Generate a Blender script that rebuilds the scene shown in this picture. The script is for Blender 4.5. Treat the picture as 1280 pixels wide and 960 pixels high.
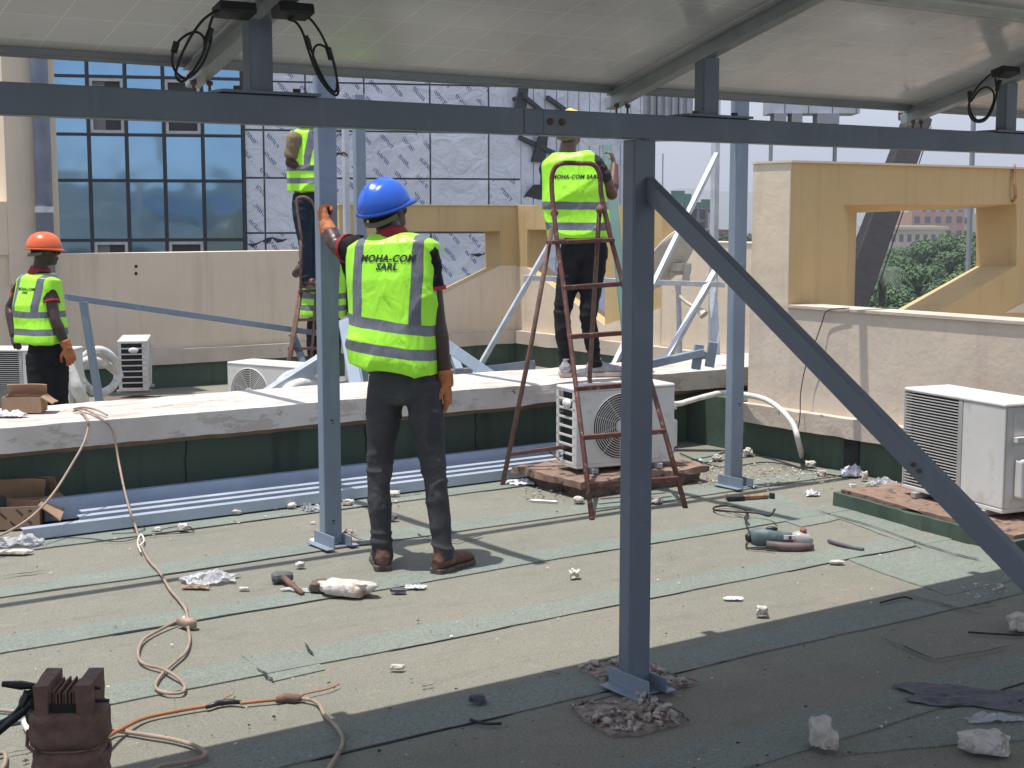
import bpy, bmesh, math, random
from mathutils import Vector, Matrix, noise
R = math.radians
random.seed(7)
for o in list(bpy.data.objects): bpy.data.objects.remove(o)
S = bpy.context.scene
COL = S.collection
# ------------------------------------------------------------------ camera, world, sun
CH = 1.6
PITCH = math.atan(212/1800); YAW = R(-34.8)
cam = bpy.data.cameras.new('camera'); cam.sensor_width = 36; cam.lens = 36*1800/1280
cam.clip_start = 0.05; cam.clip_end = 6000
co = bpy.data.objects.new('camera', cam); COL.objects.link(co)
co.location = (0, 0, CH); co.rotation_euler = (math.pi/2-PITCH, 0, YAW); S.camera = co
SUNV = Vector((-0.19, 0.07, 1)).normalized()
w = bpy.data.worlds.new('World'); S.world = w; w.use_nodes = True
nt = w.node_tree; bg = nt.nodes['Background']
sky = nt.nodes.new('ShaderNodeTexSky'); sky.sky_type = 'NISHITA'; sky.sun_disc = False
sky.sun_elevation = math.asin(SUNV.z); sky.sun_rotation = math.atan2(SUNV.x, SUNV.y)
sky.air_density = 1.0; sky.dust_density = 1.5; sky.ozone_density = 1.5; sky.altitude = 300
mx = nt.nodes.new('ShaderNodeMix'); mx.data_type = 'RGBA'; mx.inputs[0].default_value = .5; mx.inputs[7].default_value = (4.3, 4.6, 5.4, 1)   # pale hazy noon sky
nt.links.new(sky.outputs[0], mx.inputs[6]); nt.links.new(mx.outputs[2], bg.inputs[0]); bg.inputs[1].default_value = 0.15
sl = bpy.data.lights.new('sun', 'SUN'); sl.energy = 4.6; sl.angle = R(0.53); sl.color = (1, .955, .88)
so = bpy.data.objects.new('sun', sl); COL.objects.link(so); so.rotation_euler = SUNV.to_track_quat('Z', 'Y').to_euler()
so.location = (0, 0, 30)
S.view_settings.view_transform = 'Standard'; S.view_settings.look = 'None'
S.view_settings.exposure = 0.35; S.view_settings.gamma = 1
# ------------------------------------------------------------------ geometry of the view: where a point of the photo lies on a real plane
FWD = Vector((-math.sin(YAW)*math.cos(PITCH), math.cos(YAW)*math.cos(PITCH), -math.sin(PITCH)))
RGT = Vector((math.cos(YAW), math.sin(YAW), 0)); UP = RGT.cross(FWD)
CAM = Vector((0, 0, CH))
def ray(x, y): return FWD+RGT*((x-640)/1800)+UP*((480-y)/1800)
def gz(x, y, z=0.0): d = ray(x, y); return CAM+d*((z-CH)/d.z)
def gy(x, y, Y): d = ray(x, y); return CAM+d*(Y/d.y)
def gx(x, y, X): d = ray(x, y); return CAM+d*(X/d.x)
def gd(x, y, D): return CAM+ray(x, y)*D
# ------------------------------------------------------------------ materials
def lin(c): return tuple(((v/12.92) if v <= .04045 else ((v+.055)/1.055)**2.4) for v in c)
class NT:
    def __init__(s, name):
        s.m = bpy.data.materials.new(name); s.m.use_nodes = True; s.t = s.m.node_tree
        s.p = s.t.nodes['Principled BSDF']; s.out = s.t.nodes['Material Output']
        tc = s.t.nodes.new('ShaderNodeTexCoord'); s.obj = tc.outputs['Object']; s.gen = tc.outputs['Generated']
    def n(s, t, ins=None, **kw):
        nd = s.t.nodes.new(t)
        for k, v in kw.items(): setattr(nd, k, v)
        for k, v in (ins or {}).items():
            if hasattr(v, 'is_output') or isinstance(v, bpy.types.NodeSocket): s.t.links.new(v, nd.inputs[k])
            else: nd.inputs[k].default_value = v
        return nd
    def noise(s, scale, detail=4, rough=.55, vec=None, dist=0):
        return s.n('ShaderNodeTexNoise', {'Vector': vec or s.obj, 'Scale': scale, 'Detail': detail, 'Roughness': rough, 'Distortion': dist}).outputs['Fac']
    def vmap(s, sc, vec=None, rot=(0, 0, 0), loc=(0, 0, 0)):
        return s.n('ShaderNodeMapping', {'Vector': vec or s.obj, 'Scale': sc, 'Rotation': rot, 'Location': loc}).outputs[0]
    def mr(s, v, a, b, c=0., d=1.):
        return s.n('ShaderNodeMapRange', {0: v, 1: a, 2: b, 3: c, 4: d}).outputs[0]
    def math(s, op, a, b=0., c=0.): return s.n('ShaderNodeMath', {0: a, 1: b, 2: c}, operation=op).outputs[0]
    def mix(s, f, a, b, mode='MIX'):
        nd = s.n('ShaderNodeMix', data_type='RGBA', blend_type=mode)
        for k, v in ((0, f), (6, a), (7, b)):
            if isinstance(v, bpy.types.NodeSocket): s.t.links.new(v, nd.inputs[k])
            else: nd.inputs[k].default_value = (v if k == 0 else (*v[:3], 1))
        return nd.outputs[2]
    def sep(s, v=None): return s.n('ShaderNodeSeparateXYZ', {0: v or s.obj}).outputs
    def bump(s, h, strength=.3, dist=.01, nrm=None):
        ins = {'Height': h, 'Strength': strength, 'Distance': dist}
        if nrm: ins['Normal'] = nrm
        return s.n('ShaderNodeBump', ins).outputs[0]
    def set(s, **kw):
        for k, v in kw.items():
            k = {'col': 'Base Color', 'rough': 'Roughness', 'metal': 'Metallic', 'nrm': 'Normal', 'spec': 'Specular IOR Level', 'alpha': 'Alpha', 'trans': 'Transmission Weight', 'coat': 'Coat Weight', 'sheen': 'Sheen Weight', 'sub': 'Subsurface Weight'}.get(k, k)
            if isinstance(v, bpy.types.NodeSocket): s.t.links.new(v, s.p.inputs[k])
            else: s.p.inputs[k].default_value = ((*v[:3], 1) if k == 'Base Color' else v)
        return s.m
def basic(name, c, c2=None, rough=.6, metal=0, scale=6, bs=60, bstr=.15, dirt=None, dthr=(.55, .7), dscale=4, rvar=.12, detail=6):
    t = NT(name); c2 = c2 or tuple(v*.75 for v in c)
    f = t.mr(t.noise(scale, detail), .35, .65)
    col = t.mix(f, c2, c)
    if dirt: col = t.mix(t.mr(t.noise(dscale, 8, .65), dthr[0], dthr[1]), col, dirt)
    r = t.mr(t.noise(scale*2.3, 4), .3, .7, rough-rvar, rough+rvar)
    return t.set(col=col, rough=r, metal=metal, nrm=t.bump(t.noise(bs, 4), bstr, .004))
M = {}
def paintsteel(name, a, b):
    t = NT(name); col = t.mix(t.mr(t.noise(2.2, 6), .35, .65), b, a)
    col = t.mix(t.math('MULTIPLY', t.mr(t.noise(7, 8, .7, t.vmap((1.2, 1.2, .25))), .54, .74), .45), col, tuple(v*1.45 for v in a))    # dust and brush marks
    col = t.mix(t.math('MULTIPLY', t.mr(t.noise(10, 9, .75, t.vmap((.4, 1.2, 1.2), loc=(5, 1, 2))), .60, .72), .5), col, tuple(v*.55 for v in b))
    ch = t.mr(t.noise(38, 5, .7), .715, .735); col = t.mix(ch, col, (.045, .04, .04))
    ru = t.mr(t.noise(21, 6, .7, t.vmap((1, 1, .5), loc=(8, 3, 1))), .72, .76); col = t.mix(t.math('MULTIPLY', ru, .7), col, (.16, .075, .04))
    return t.set(col=col, rough=t.mr(t.noise(9, 6, .7), .3, .7, .30, .58), nrm=t.bump(t.noise(60, 4), .12, .003, t.bump(t.noise(4, 3), .15, .01)))
M['steel'] = paintsteel('painted_steel', (.235, .285, .35), (.195, .24, .30))
M['steel_dark'] = paintsteel('painted_steel_grey', (.160, .190, .232), (.133, .160, .20))
M['steel_light'] = basic('dusty_light_steel', (.44, .49, .57), (.36, .41, .49), .35, 0, 4, 90, .08, (.3, .28, .25), (.62, .8), 8)
M['galv'] = basic('galvanised_steel', (.62, .65, .70), (.48, .51, .56), .38, .35, 9, 120, .06, (.35, .33, .30), (.62, .75), 9)
M['paintgreen'] = basic('green_grey_paint', (.20, .34, .31), (.16, .28, .27), .45, 0, 3, 90, .08)
M['alu'] = basic('aluminium_frame', (.52, .53, .54), (.44, .45, .46), .4, .55, 5, 90, .04)
M['rail'] = basic('rail_galvanised', (.36, .38, .40), (.28, .30, .31), .5, .4, 5, 90, .05, (.25, .23, .2), (.6, .75), 10)
M['rust'] = basic('rusty_paint_steel', (.16, .055, .04), (.09, .04, .03), .6, .1, 22, 120, .4, (.30, .20, .16), (.58, .66), 30)
M['rustdark'] = basic('dark_rust', (.20, .115, .088), (.12, .072, .056), .8, .0, 25, 80, .8, (.20, .10, .06), (.55, .7), 40)
M['black'] = basic('black_rubber', (.012, .012, .013), None, .45, 0, 10, 90, .05)
M['cord'] = basic('tan_cord', (.37, .27, .205), (.28, .20, .155), .6, 0, 10, 60, .2, (.12, .09, .07), (.58, .7), 12)
M['cordorange'] = basic('orange_cord', (.40, .16, .07), (.28, .12, .06), .6, 0, 10, 60, .2)
M['acwhite'] = basic('white_appliance_paint', (.72, .705, .68), (.64, .62, .59), .42, 0, 3, 90, .03, (.42, .36, .30), (.56, .80), 6, detail=9)
M['acdark'] = basic('condenser_fins', (.035, .037, .04), (.02, .02, .022), .6, .3, 30, 200, .3)
M['acgrey'] = basic('grey_plastic', (.45, .44, .43), None, .45)
M['foam'] = basic('white_foam_insulation', (.72, .70, .67), (.55, .53, .50), .7, 0, 12, 40, .5, (.3, .27, .22), (.6, .72), 9)
M['plaster'] = basic('plaster_rubble', (.66, .63, .585), (.46, .42, .37), .9, 0, 22, 90, 1.0, (.24, .17, .12), (.52, .66), 16)
M['gravel'] = basic('concrete_crumbs', (.50, .46, .42), (.28, .24, .21), .95, 0, 30, 120, .8, (.16, .09, .06), (.5, .6), 25)
M['brick'] = basic('broken_brick', (.29, .19, .14), (.19, .125, .095), .92, 0, 14, 70, .9, (.045, .04, .038), (.53, .62), 13)
M['mortar'] = basic('broken_mortar', (.34, .28, .235), (.22, .175, .15), .95, 0, 20, 60, 1.0, (.12, .09, .075), (.5, .62), 30)
M['brownbase'] = basic('brown_concrete', (.19, .14, .11), (.12, .09, .075), .92, 0, 14, 70, .7, (.04, .035, .03), (.55, .65), 10)
M['tar'] = basic('bitumen', (.016, .016, .018), (.03, .03, .032), .75, 0, 14, 70, .7)
M['tarscrap'] = basic('bitumen_scrap', (.12, .12, .135), (.07, .07, .08), .7, 0, 14, 90, .6)
M['cardboard'] = basic('cardboard', (.36, .235, .15), (.30, .19, .12), .85, 0, 6, 60, .25, (.2, .12, .08), (.6, .75), 8)
M['paper'] = basic('paper_tissue', (.78, .78, .80), (.66, .66, .69), .8, 0, 9, 60, .3)
M['woodtan'] = basic('worn_wood', (.42, .22, .12), (.2, .1, .06), .7, 0, 30, 90, .4)
M['skin'] = basic('dark_skin', (.055, .030, .021), (.042, .023, .016), .42, 0, 14, 160, .12)
M['eye'] = basic('eye_white', (.5, .46, .42), None, .2)
M['hair'] = basic('black_hair', (.008, .008, .008), None, .8, 0, 40, 220, .9)
M['shoe'] = basic('brown_boot_leather', (.13, .058, .040), (.085, .04, .03), .6, 0, 25, 90, .35, (.26, .20, .16), (.58, .72), 18)
M['sole'] = basic('boot_sole', (.045, .035, .03), (.14, .12, .1), .8, 0, 40)
M['sneaker'] = basic('grey_sneaker', (.34, .34, .36), (.27, .27, .29), .8, 0, 40)
M['sneakersole'] = basic('sneaker_sole', (.5, .40, .35), None, .7)
M['glove'] = basic('orange_work_glove', (.50, .17, .055), (.36, .12, .045), .75, 0, 22, 90, .5, (.18, .09, .06), (.58, .7), 18)
M['red'] = basic('red_knit', (.32, .014, .025), (.25, .012, .02), .8, 0, 30, 200, .3)
M['beige_strap'] = basic('helmet_strap', (.16, .145, .11), None, .6)
M['openshade'] = basic('dark_opening_shade', (.02, .018, .02), None, .6)
M['frame_dark'] = basic('mullion', (.008, .013, .028), (.006, .010, .022), .5)
M['windowframe'] = basic('window_frame_white', (.5, .5, .52), None, .5)
M['boom'] = basic('rusted_boom', (.018, .012, .012), (.010, .008, .008), .7, .1, 3, 20, .4)
M['net'] = basic('green_safety_net', (.05, .20, .14), (.03, .12, .09), .9, 0, .2, 3, .6)
M['conc'] = basic('raw_concrete', (.22, .20, .20), (.15, .14, .15), .9, 0, .3, 2, .2)
M['concdark'] = basic('dark_concrete_storey_shade', (.05, .055, .08), None, .9, 0, .3)
M['orangewall'] = basic('terracotta_render', (.42, .22, .15), (.36, .19, .13), .9, 0, .2, 2, .1)
M['creamwall'] = basic('cream_render', (.50, .43, .33), (.42, .36, .28), .9, 0, .2, 2, .1)
M['greywall'] = basic('grey_render', (.33, .34, .37), (.26, .27, .3), .9, 0, .2, 2, .1)
M['redroof'] = basic('brown_roof', (.19, .10, .09), (.15, .08, .07), .9, 0, .2, 2, .1)
M['farwindow'] = basic('far_window', (.05, .055, .065), None, .3)
M['dish'] = basic('dish_paint', (.60, .55, .47), (.50, .45, .38), .6, 0, 5, 60, .1)
M['trunk'] = basic('bark', (.10, .075, .055), None, .9, 0, 3, 10, .5)
def leafmat(name, a, b):
    t = NT(name); f = t.mr(t.noise(.9, 3), .35, .65); f2 = t.mr(t.noise(12, 2), .3, .7)
    c = t.mix(f, a, b); c = t.mix(t.math('MULTIPLY', f2, .5), c, tuple(v*1.7 for v in b))
    return t.set(col=c, rough=.55, spec=.3)
M['leaf'] = leafmat('leaves_mid', (.040, .082, .028), (.075, .135, .045))
M['leafdark'] = leafmat('leaves_dark', (.028, .060, .024), (.055, .10, .038))
M['leafbright'] = leafmat('leaves_bright', (.055, .12, .028), (.085, .165, .045))
M['leafgrey'] = leafmat('leaves_grey', (.06, .09, .055), (.09, .12, .08))
# roof membrane: mineral felt with brown worn areas, granules, stains
def membrane(name, ca, cb, cc):
    t = NT(name)
    big = t.mr(t.noise(.8, 6, .65), .40, .60); col = t.mix(big, ca, cb)
    col = t.mix(t.math('MULTIPLY', t.mr(t.noise(1.6, 8, .72), .50, .66), .75), col, cc)
    col = t.mix(t.math('MULTIPLY', t.mr(t.noise(4.5, 8, .75, t.vmap((.6, 1.5, 1), loc=(7, 2, 0))), .52, .68), .6), col, tuple(v*.70 for v in ca))
    col = t.mix(t.math('MULTIPLY', t.mr(t.noise(9, 6, .7, t.vmap((1, 1, 1), loc=(1, 5, 0))), .56, .72), .4), col, tuple(min(1, v*1.35) for v in cc))
    gr = t.n('ShaderNodeTexNoise', {'Vector': t.obj, 'Scale': 150., 'Detail': 3., 'Roughness': .8}).outputs['Fac']
    g2 = t.n('ShaderNodeTexNoise', {'Vector': t.obj, 'Scale': 62., 'Detail': 3., 'Roughness': .8}).outputs['Fac']
    dark = t.mr(gr, .50, .36, 0., .62); lite = t.mr(gr, .54, .70, 0., .55)
    col = t.mix(dark, col, tuple(v*.40 for v in ca)); col = t.mix(lite, col, tuple(min(1, v*1.55) for v in ca))
    col = t.mix(t.mr(g2, .47, .34, 0., .40), col, tuple(v*.50 for v in ca)); col = t.mix(t.mr(g2, .58, .72, 0., .35), col, tuple(min(1, v*1.4) for v in ca))
    st = t.mr(t.noise(1.3, 9, .74, t.vmap((.25, 1.8, 1))), .56, .70)
    col = t.mix(t.math('MULTIPLY', st, .40), col, (.11, .105, .085))
    sp = t.mr(t.noise(75, 2, .6, t.vmap((1, 1, 1), loc=(3, 1, 0))), .70, .74)
    col = t.mix(t.math('MULTIPLY', sp, .6), col, (.05, .05, .045))
    b = t.bump(gr, .8, .006); b = t.bump(t.noise(5, 6), .6, .03, b)
    return t.set(col=col, rough=.95, nrm=b, spec=.2)
M['roof'] = membrane('roof_membrane', (.252, .243, .202), (.220, .221, .183), (.28, .25, .208))
M['seam'] = membrane('roof_seam_green', (.235, .262, .230), (.210, .242, .211), (.25, .25, .208))
def plaster(name, a, b, stain, top=None, streak=.5, rough=.9, bscale=45, bst=.25):
    t = NT(name); col = t.mix(t.mr(t.noise(1.2, 6, .6), .35, .65), a, b)
    s = t.noise(2.2, 6, .65, t.vmap((3.2, 3.2, .22)))
    col = t.mix(t.math('MULTIPLY', t.mr(s, .52, .75), streak), col, stain)
    sp = t.mr(t.noise(16, 6, .7), .66, .74)
    col = t.mix(t.math('MULTIPLY', sp, .5), col, stain)
    bb = t.bump(t.noise(bscale, 6, .65), bst, .01); bb = t.bump(t.noise(3, 4), .3, .04, bb)
    return t.set(col=col, rough=rough, nrm=bb, spec=.2)
M['beige'] = plaster('beige_render', (.72, .605, .475), (.66, .55, .43), (.45, .37, .28), streak=.5, bscale=20, bst=.14)
M['beigerough'] = plaster('rough_beige_render', (.66, .565, .465), (.60, .51, .42), (.42, .35, .28), streak=.5, bscale=22, bst=.24)
M['yellow'] = plaster('ochre_render', (.56, .41, .215), (.51, .37, .19), (.34, .25, .15), streak=.5, bscale=20, bst=.14)
M['green'] = plaster('dark_green_upstand', (.085, .122, .092), (.070, .104, .078), (.03, .034, .03), streak=.6, rough=.7)
M['brownstrip'] = plaster('exposed_mortar', (.24, .17, .11), (.13, .09, .07), (.03, .025, .022), streak=.5)
def copingmat():
    t = NT('weathered_white_coping')
    col = t.mix(t.mr(t.noise(2, 5), .35, .65), (.62, .58, .54), (.50, .455, .41))
    ch = t.mr(t.noise(7, 9, .72, t.vmap((.55, 1.3, 1.3))), .55, .60)
    col = t.mix(t.math('MULTIPLY', ch, .45), col, (.33, .25, .20))
    ch2 = t.mr(t.noise(11, 9, .75, t.vmap((.6, 1, 1), loc=(4, 4, 4))), .62, .65)
    col = t.mix(t.math('MULTIPLY', ch2, .9), col, (.07, .055, .05))
    return t.set(col=col, rough=.85, nrm=t.bump(t.math('ADD', t.noise(28, 7, .7), t.math('MULTIPLY', ch, -.35)), .6, .012), spec=.2)
M['coping'] = copingmat()
def lowcoping():
    t = NT('ledge_render')
    col = t.mix(t.mr(t.noise(2, 5), .35, .65), (.60, .52, .44), (.50, .43, .36))
    ch = t.mr(t.noise(9, 9, .72), .62, .67); col = t.mix(ch, col, (.22, .16, .12))
    return t.set(col=col, rough=.9, nrm=t.bump(t.noise(30, 6, .7), .6, .01), spec=.2)
M['ledge'] = lowcoping()
# underside of a solar panel: white backsheet with the pale gaps of the cells showing through
def backsheet():
    t = NT('panel_backsheet')
    s = t.sep()
    def line(v, sp, off, wd):
        f = t.math('FRACT', t.math('DIVIDE', t.math('ADD', v, off), sp)); a = t.math('ABSOLUTE', t.math('SUBTRACT', f, .5))
        return t.math('GREATER_THAN', a, .5-wd)
    l1 = line(s[0], .158, .02, .014); l2 = line(s[1], .158, .08, .013)
    ln = t.math('MAXIMUM', l1, l2)
    col = t.mix(t.mr(t.noise(1.5, 4), .3, .7), (.70, .68, .70), (.77, .75, .77))
    col = t.mix(t.math('MULTIPLY', t.mr(t.noise(7, 7, .7), .60, .72), .4), col, (.17, .15, .12))
    col = t.mix(t.math('MULTIPLY', ln, .8), col, (.98, .96, .93))
    return t.set(col=col, rough=t.mr(t.noise(5, 3), .3, .7, .13, .28), nrm=t.bump(t.noise(3, 3), .25, .02), spec=.5)
M['backsheet'] = backsheet()
M['cells'] = basic('solar_cells', (.01, .014, .04), None, .15)
def facade_glass():
    t = NT('blue_reflective_glass')
    n = t.bump(t.noise(.35, 2), .25, .12)
    return t.set(col=t.mix(t.mr(t.noise(.25, 3), .4, .6), (.20, .37, .57), (.26, .44, .64)), metal=.88, rough=.06, nrm=n)
M['bglass'] = facade_glass()
def film(name, txt):
    t = NT(name)
    col = t.mix(t.mr(t.noise(.6, 4), .35, .65), (.72, .715, .80), (.60, .60, .685))
    if txt:
        # rows of slanting dark letters, too small to read, printed across the protective film
        v = t.vmap((1, 1, 1), rot=(0, R(-48), 0)); s = t.sep(v)
        fx = t.math('FRACT', t.math('MULTIPLY', s[2], 2.2)); row = t.math('LESS_THAN', t.math('ABSOLUTE', t.math('SUBTRACT', fx, .5)), .14)
        rowid = t.math('FLOOR', t.math('MULTIPLY', s[2], 2.2))
        fz = t.math('FRACT', t.math('ADD', t.math('MULTIPLY', s[0], 1.15), t.math('MULTIPLY', rowid, .37)))
        word = t.math('LESS_THAN', fz, .62)
        let = t.math('GREATER_THAN', t.math('FRACT', t.math('MULTIPLY', t.math('ADD', s[0], t.math('MULTIPLY', s[2], .35)), 15.)), .42)
        nz = t.math('GREATER_THAN', t.noise(9, 2), .42)
        f = t.math('MULTIPLY', t.math('MULTIPLY', row, word), t.math('MULTIPLY', let, nz))
        col = t.mix(t.math('MULTIPLY', f, .92), col, (.06, .08, .24))
    col = t.mix(t.mr(t.noise(2.2, 7, .7), .66, .69), col, (.22, .23, .30))
    return t.set(col=col, rough=.45, nrm=t.bump(t.noise(1.1, 4, .55, None, 1.6), .7, .22), spec=.4)
M['film_text'] = film('printed_film', True); M['film_plain'] = film('plain_cladding', False)
M['film_gap_dark'] = basic('torn_film_gap_shade', (.03, .03, .045), None, .6)
def ribbed():
    t = NT('ribbed_cladding'); s = t.sep()
    f = t.math('FRACT', t.math('MULTIPLY', s[0], 1.1)); l = t.math('LESS_THAN', f, .05)
    col = t.mix(t.mr(t.noise(.8, 4), .35, .65), (.52, .53, .60), (.44, .45, .52))
    return t.set(col=t.mix(l, col, (.10, .11, .16)), rough=.5)
M['ribbed'] = ribbed()
def cloth(name, c, c2, sc=2.5, bs=14, st=.6, rough=.85, vec=(1, 1, .45), dust=None):
    t = NT(name)
    v = t.vmap(vec)
    col = t.mix(t.mr(t.noise(sc, 5, .6), .35, .65), c2, c)
    if dust: col = t.mix(t.math('MULTIPLY', t.mr(t.noise(5, 7, .7), .52, .74), .6), col, dust)
    b = t.bump(t.noise(bs, 3, .55, v, .6), st, .02); b = t.bump(t.noise(420, 2), .25, .001, b)
    return t.set(col=col, rough=rough, nrm=b, spec=.25)
M['jeans'] = cloth('dark_grey_jeans', (.055, .056, .062), (.042, .043, .048), dust=(.13, .125, .12))
M['bluejeans'] = cloth('dark_blue_jeans', (.022, .036, .060), (.014, .024, .042), dust=(.05, .06, .075))
M['blackcloth'] = cloth('black_cloth', (.014, .013, .015), (.009, .009, .010))
M['blackjeans'] = cloth('black_jeans', (.017, .016, .019), (.010, .010, .012), dust=(.04, .038, .038))
M['shirtblack'] = cloth('black_polo', (.013, .011, .012), (.009, .008, .009))
M['shirtgrey'] = cloth('charcoal_tee', (.045, .040, .048), (.03, .028, .032))
M['khaki'] = cloth('khaki_shirt', (.22, .175, .10), (.17, .13, .08))
def vestmat(name, bands, hw, vx, vw, xc=0.0, tilt=0):
    t = NT(name); s = t.sep()
    z = s[2]; x = t.math('ABSOLUTE', t.math('SUBTRACT', s[0], xc))
    wob = t.mr(t.noise(3, 2), .3, .7, -.006, .006); z = t.math('ADD', z, wob); z = t.math('ADD', z, t.math('MULTIPLY', t.math('SUBTRACT', s[0], xc), tilt)); x = t.math('ADD', x, wob)
    m = None
    for b in bands:
        k = t.math('LESS_THAN', t.math('ABSOLUTE', t.math('SUBTRACT', z, b)), hw); m = k if m is None else t.math('MAXIMUM', m, k)
    k = t.math('MULTIPLY', t.math('LESS_THAN', t.math('ABSOLUTE', t.math('SUBTRACT', x, vx)), vw), t.math('GREATER_THAN', z, bands[0]))
    m = t.math('MAXIMUM', m, k)
    neon = t.mix(t.mr(t.noise(3, 4), .35, .65), (.36, .86, .035), (.43, .95, .05))
    grey = t.mix(t.mr(t.noise(14, 4), .35, .65), (.12, .13, .15), (.165, .175, .20))
    col = t.mix(m, neon, grey)
    ws = t.noise(12, 3, .5, t.vmap((1, 1, .5)), .8)
    b = t.bump(ws, .75, .018); b = t.bump(t.noise(35, 3, .5), .25, .004, b)
    t.p.inputs['Sheen Weight'].default_value = 0
    return t.set(col=col, rough=t.mr(m, 0., 1., .42, .33), nrm=b, spec=.45)
def helmetmat(name, c):
    t = NT(name); col = t.mix(t.math('MULTIPLY', t.mr(t.noise(14, 7, .7), .56, .7), .35), c, tuple(v*.55+.05 for v in c))
    return t.set(col=col, rough=.24, spec=.5, nrm=t.bump(t.noise(30, 3), .05, .002))
M['hblue'] = helmetmat('blue_helmet_shell', (.022, .115, .56)); M['horange'] = helmetmat('orange_helmet_shell', (.68, .125, .035))
M['hyellow'] = helmetmat('yellow_helmet_shell', (.80, .62, .10)); M['hcyan'] = helmetmat('light_blue_helmet_shell', (.12, .33, .75))
def plasticfilm():
    t = NT('clear_plastic')
    return t.set(col=(.60, .60, .62), rough=.15, alpha=.55, nrm=t.bump(t.noise(25, 4), .8, .02))
M['plastic'] = plasticfilm()
M['mark'] = basic('black_print', (.012, .012, .014), None, .5)
M['boxprint'] = basic('brown_box_print', (.11, .06, .045), None, .8)
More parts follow.
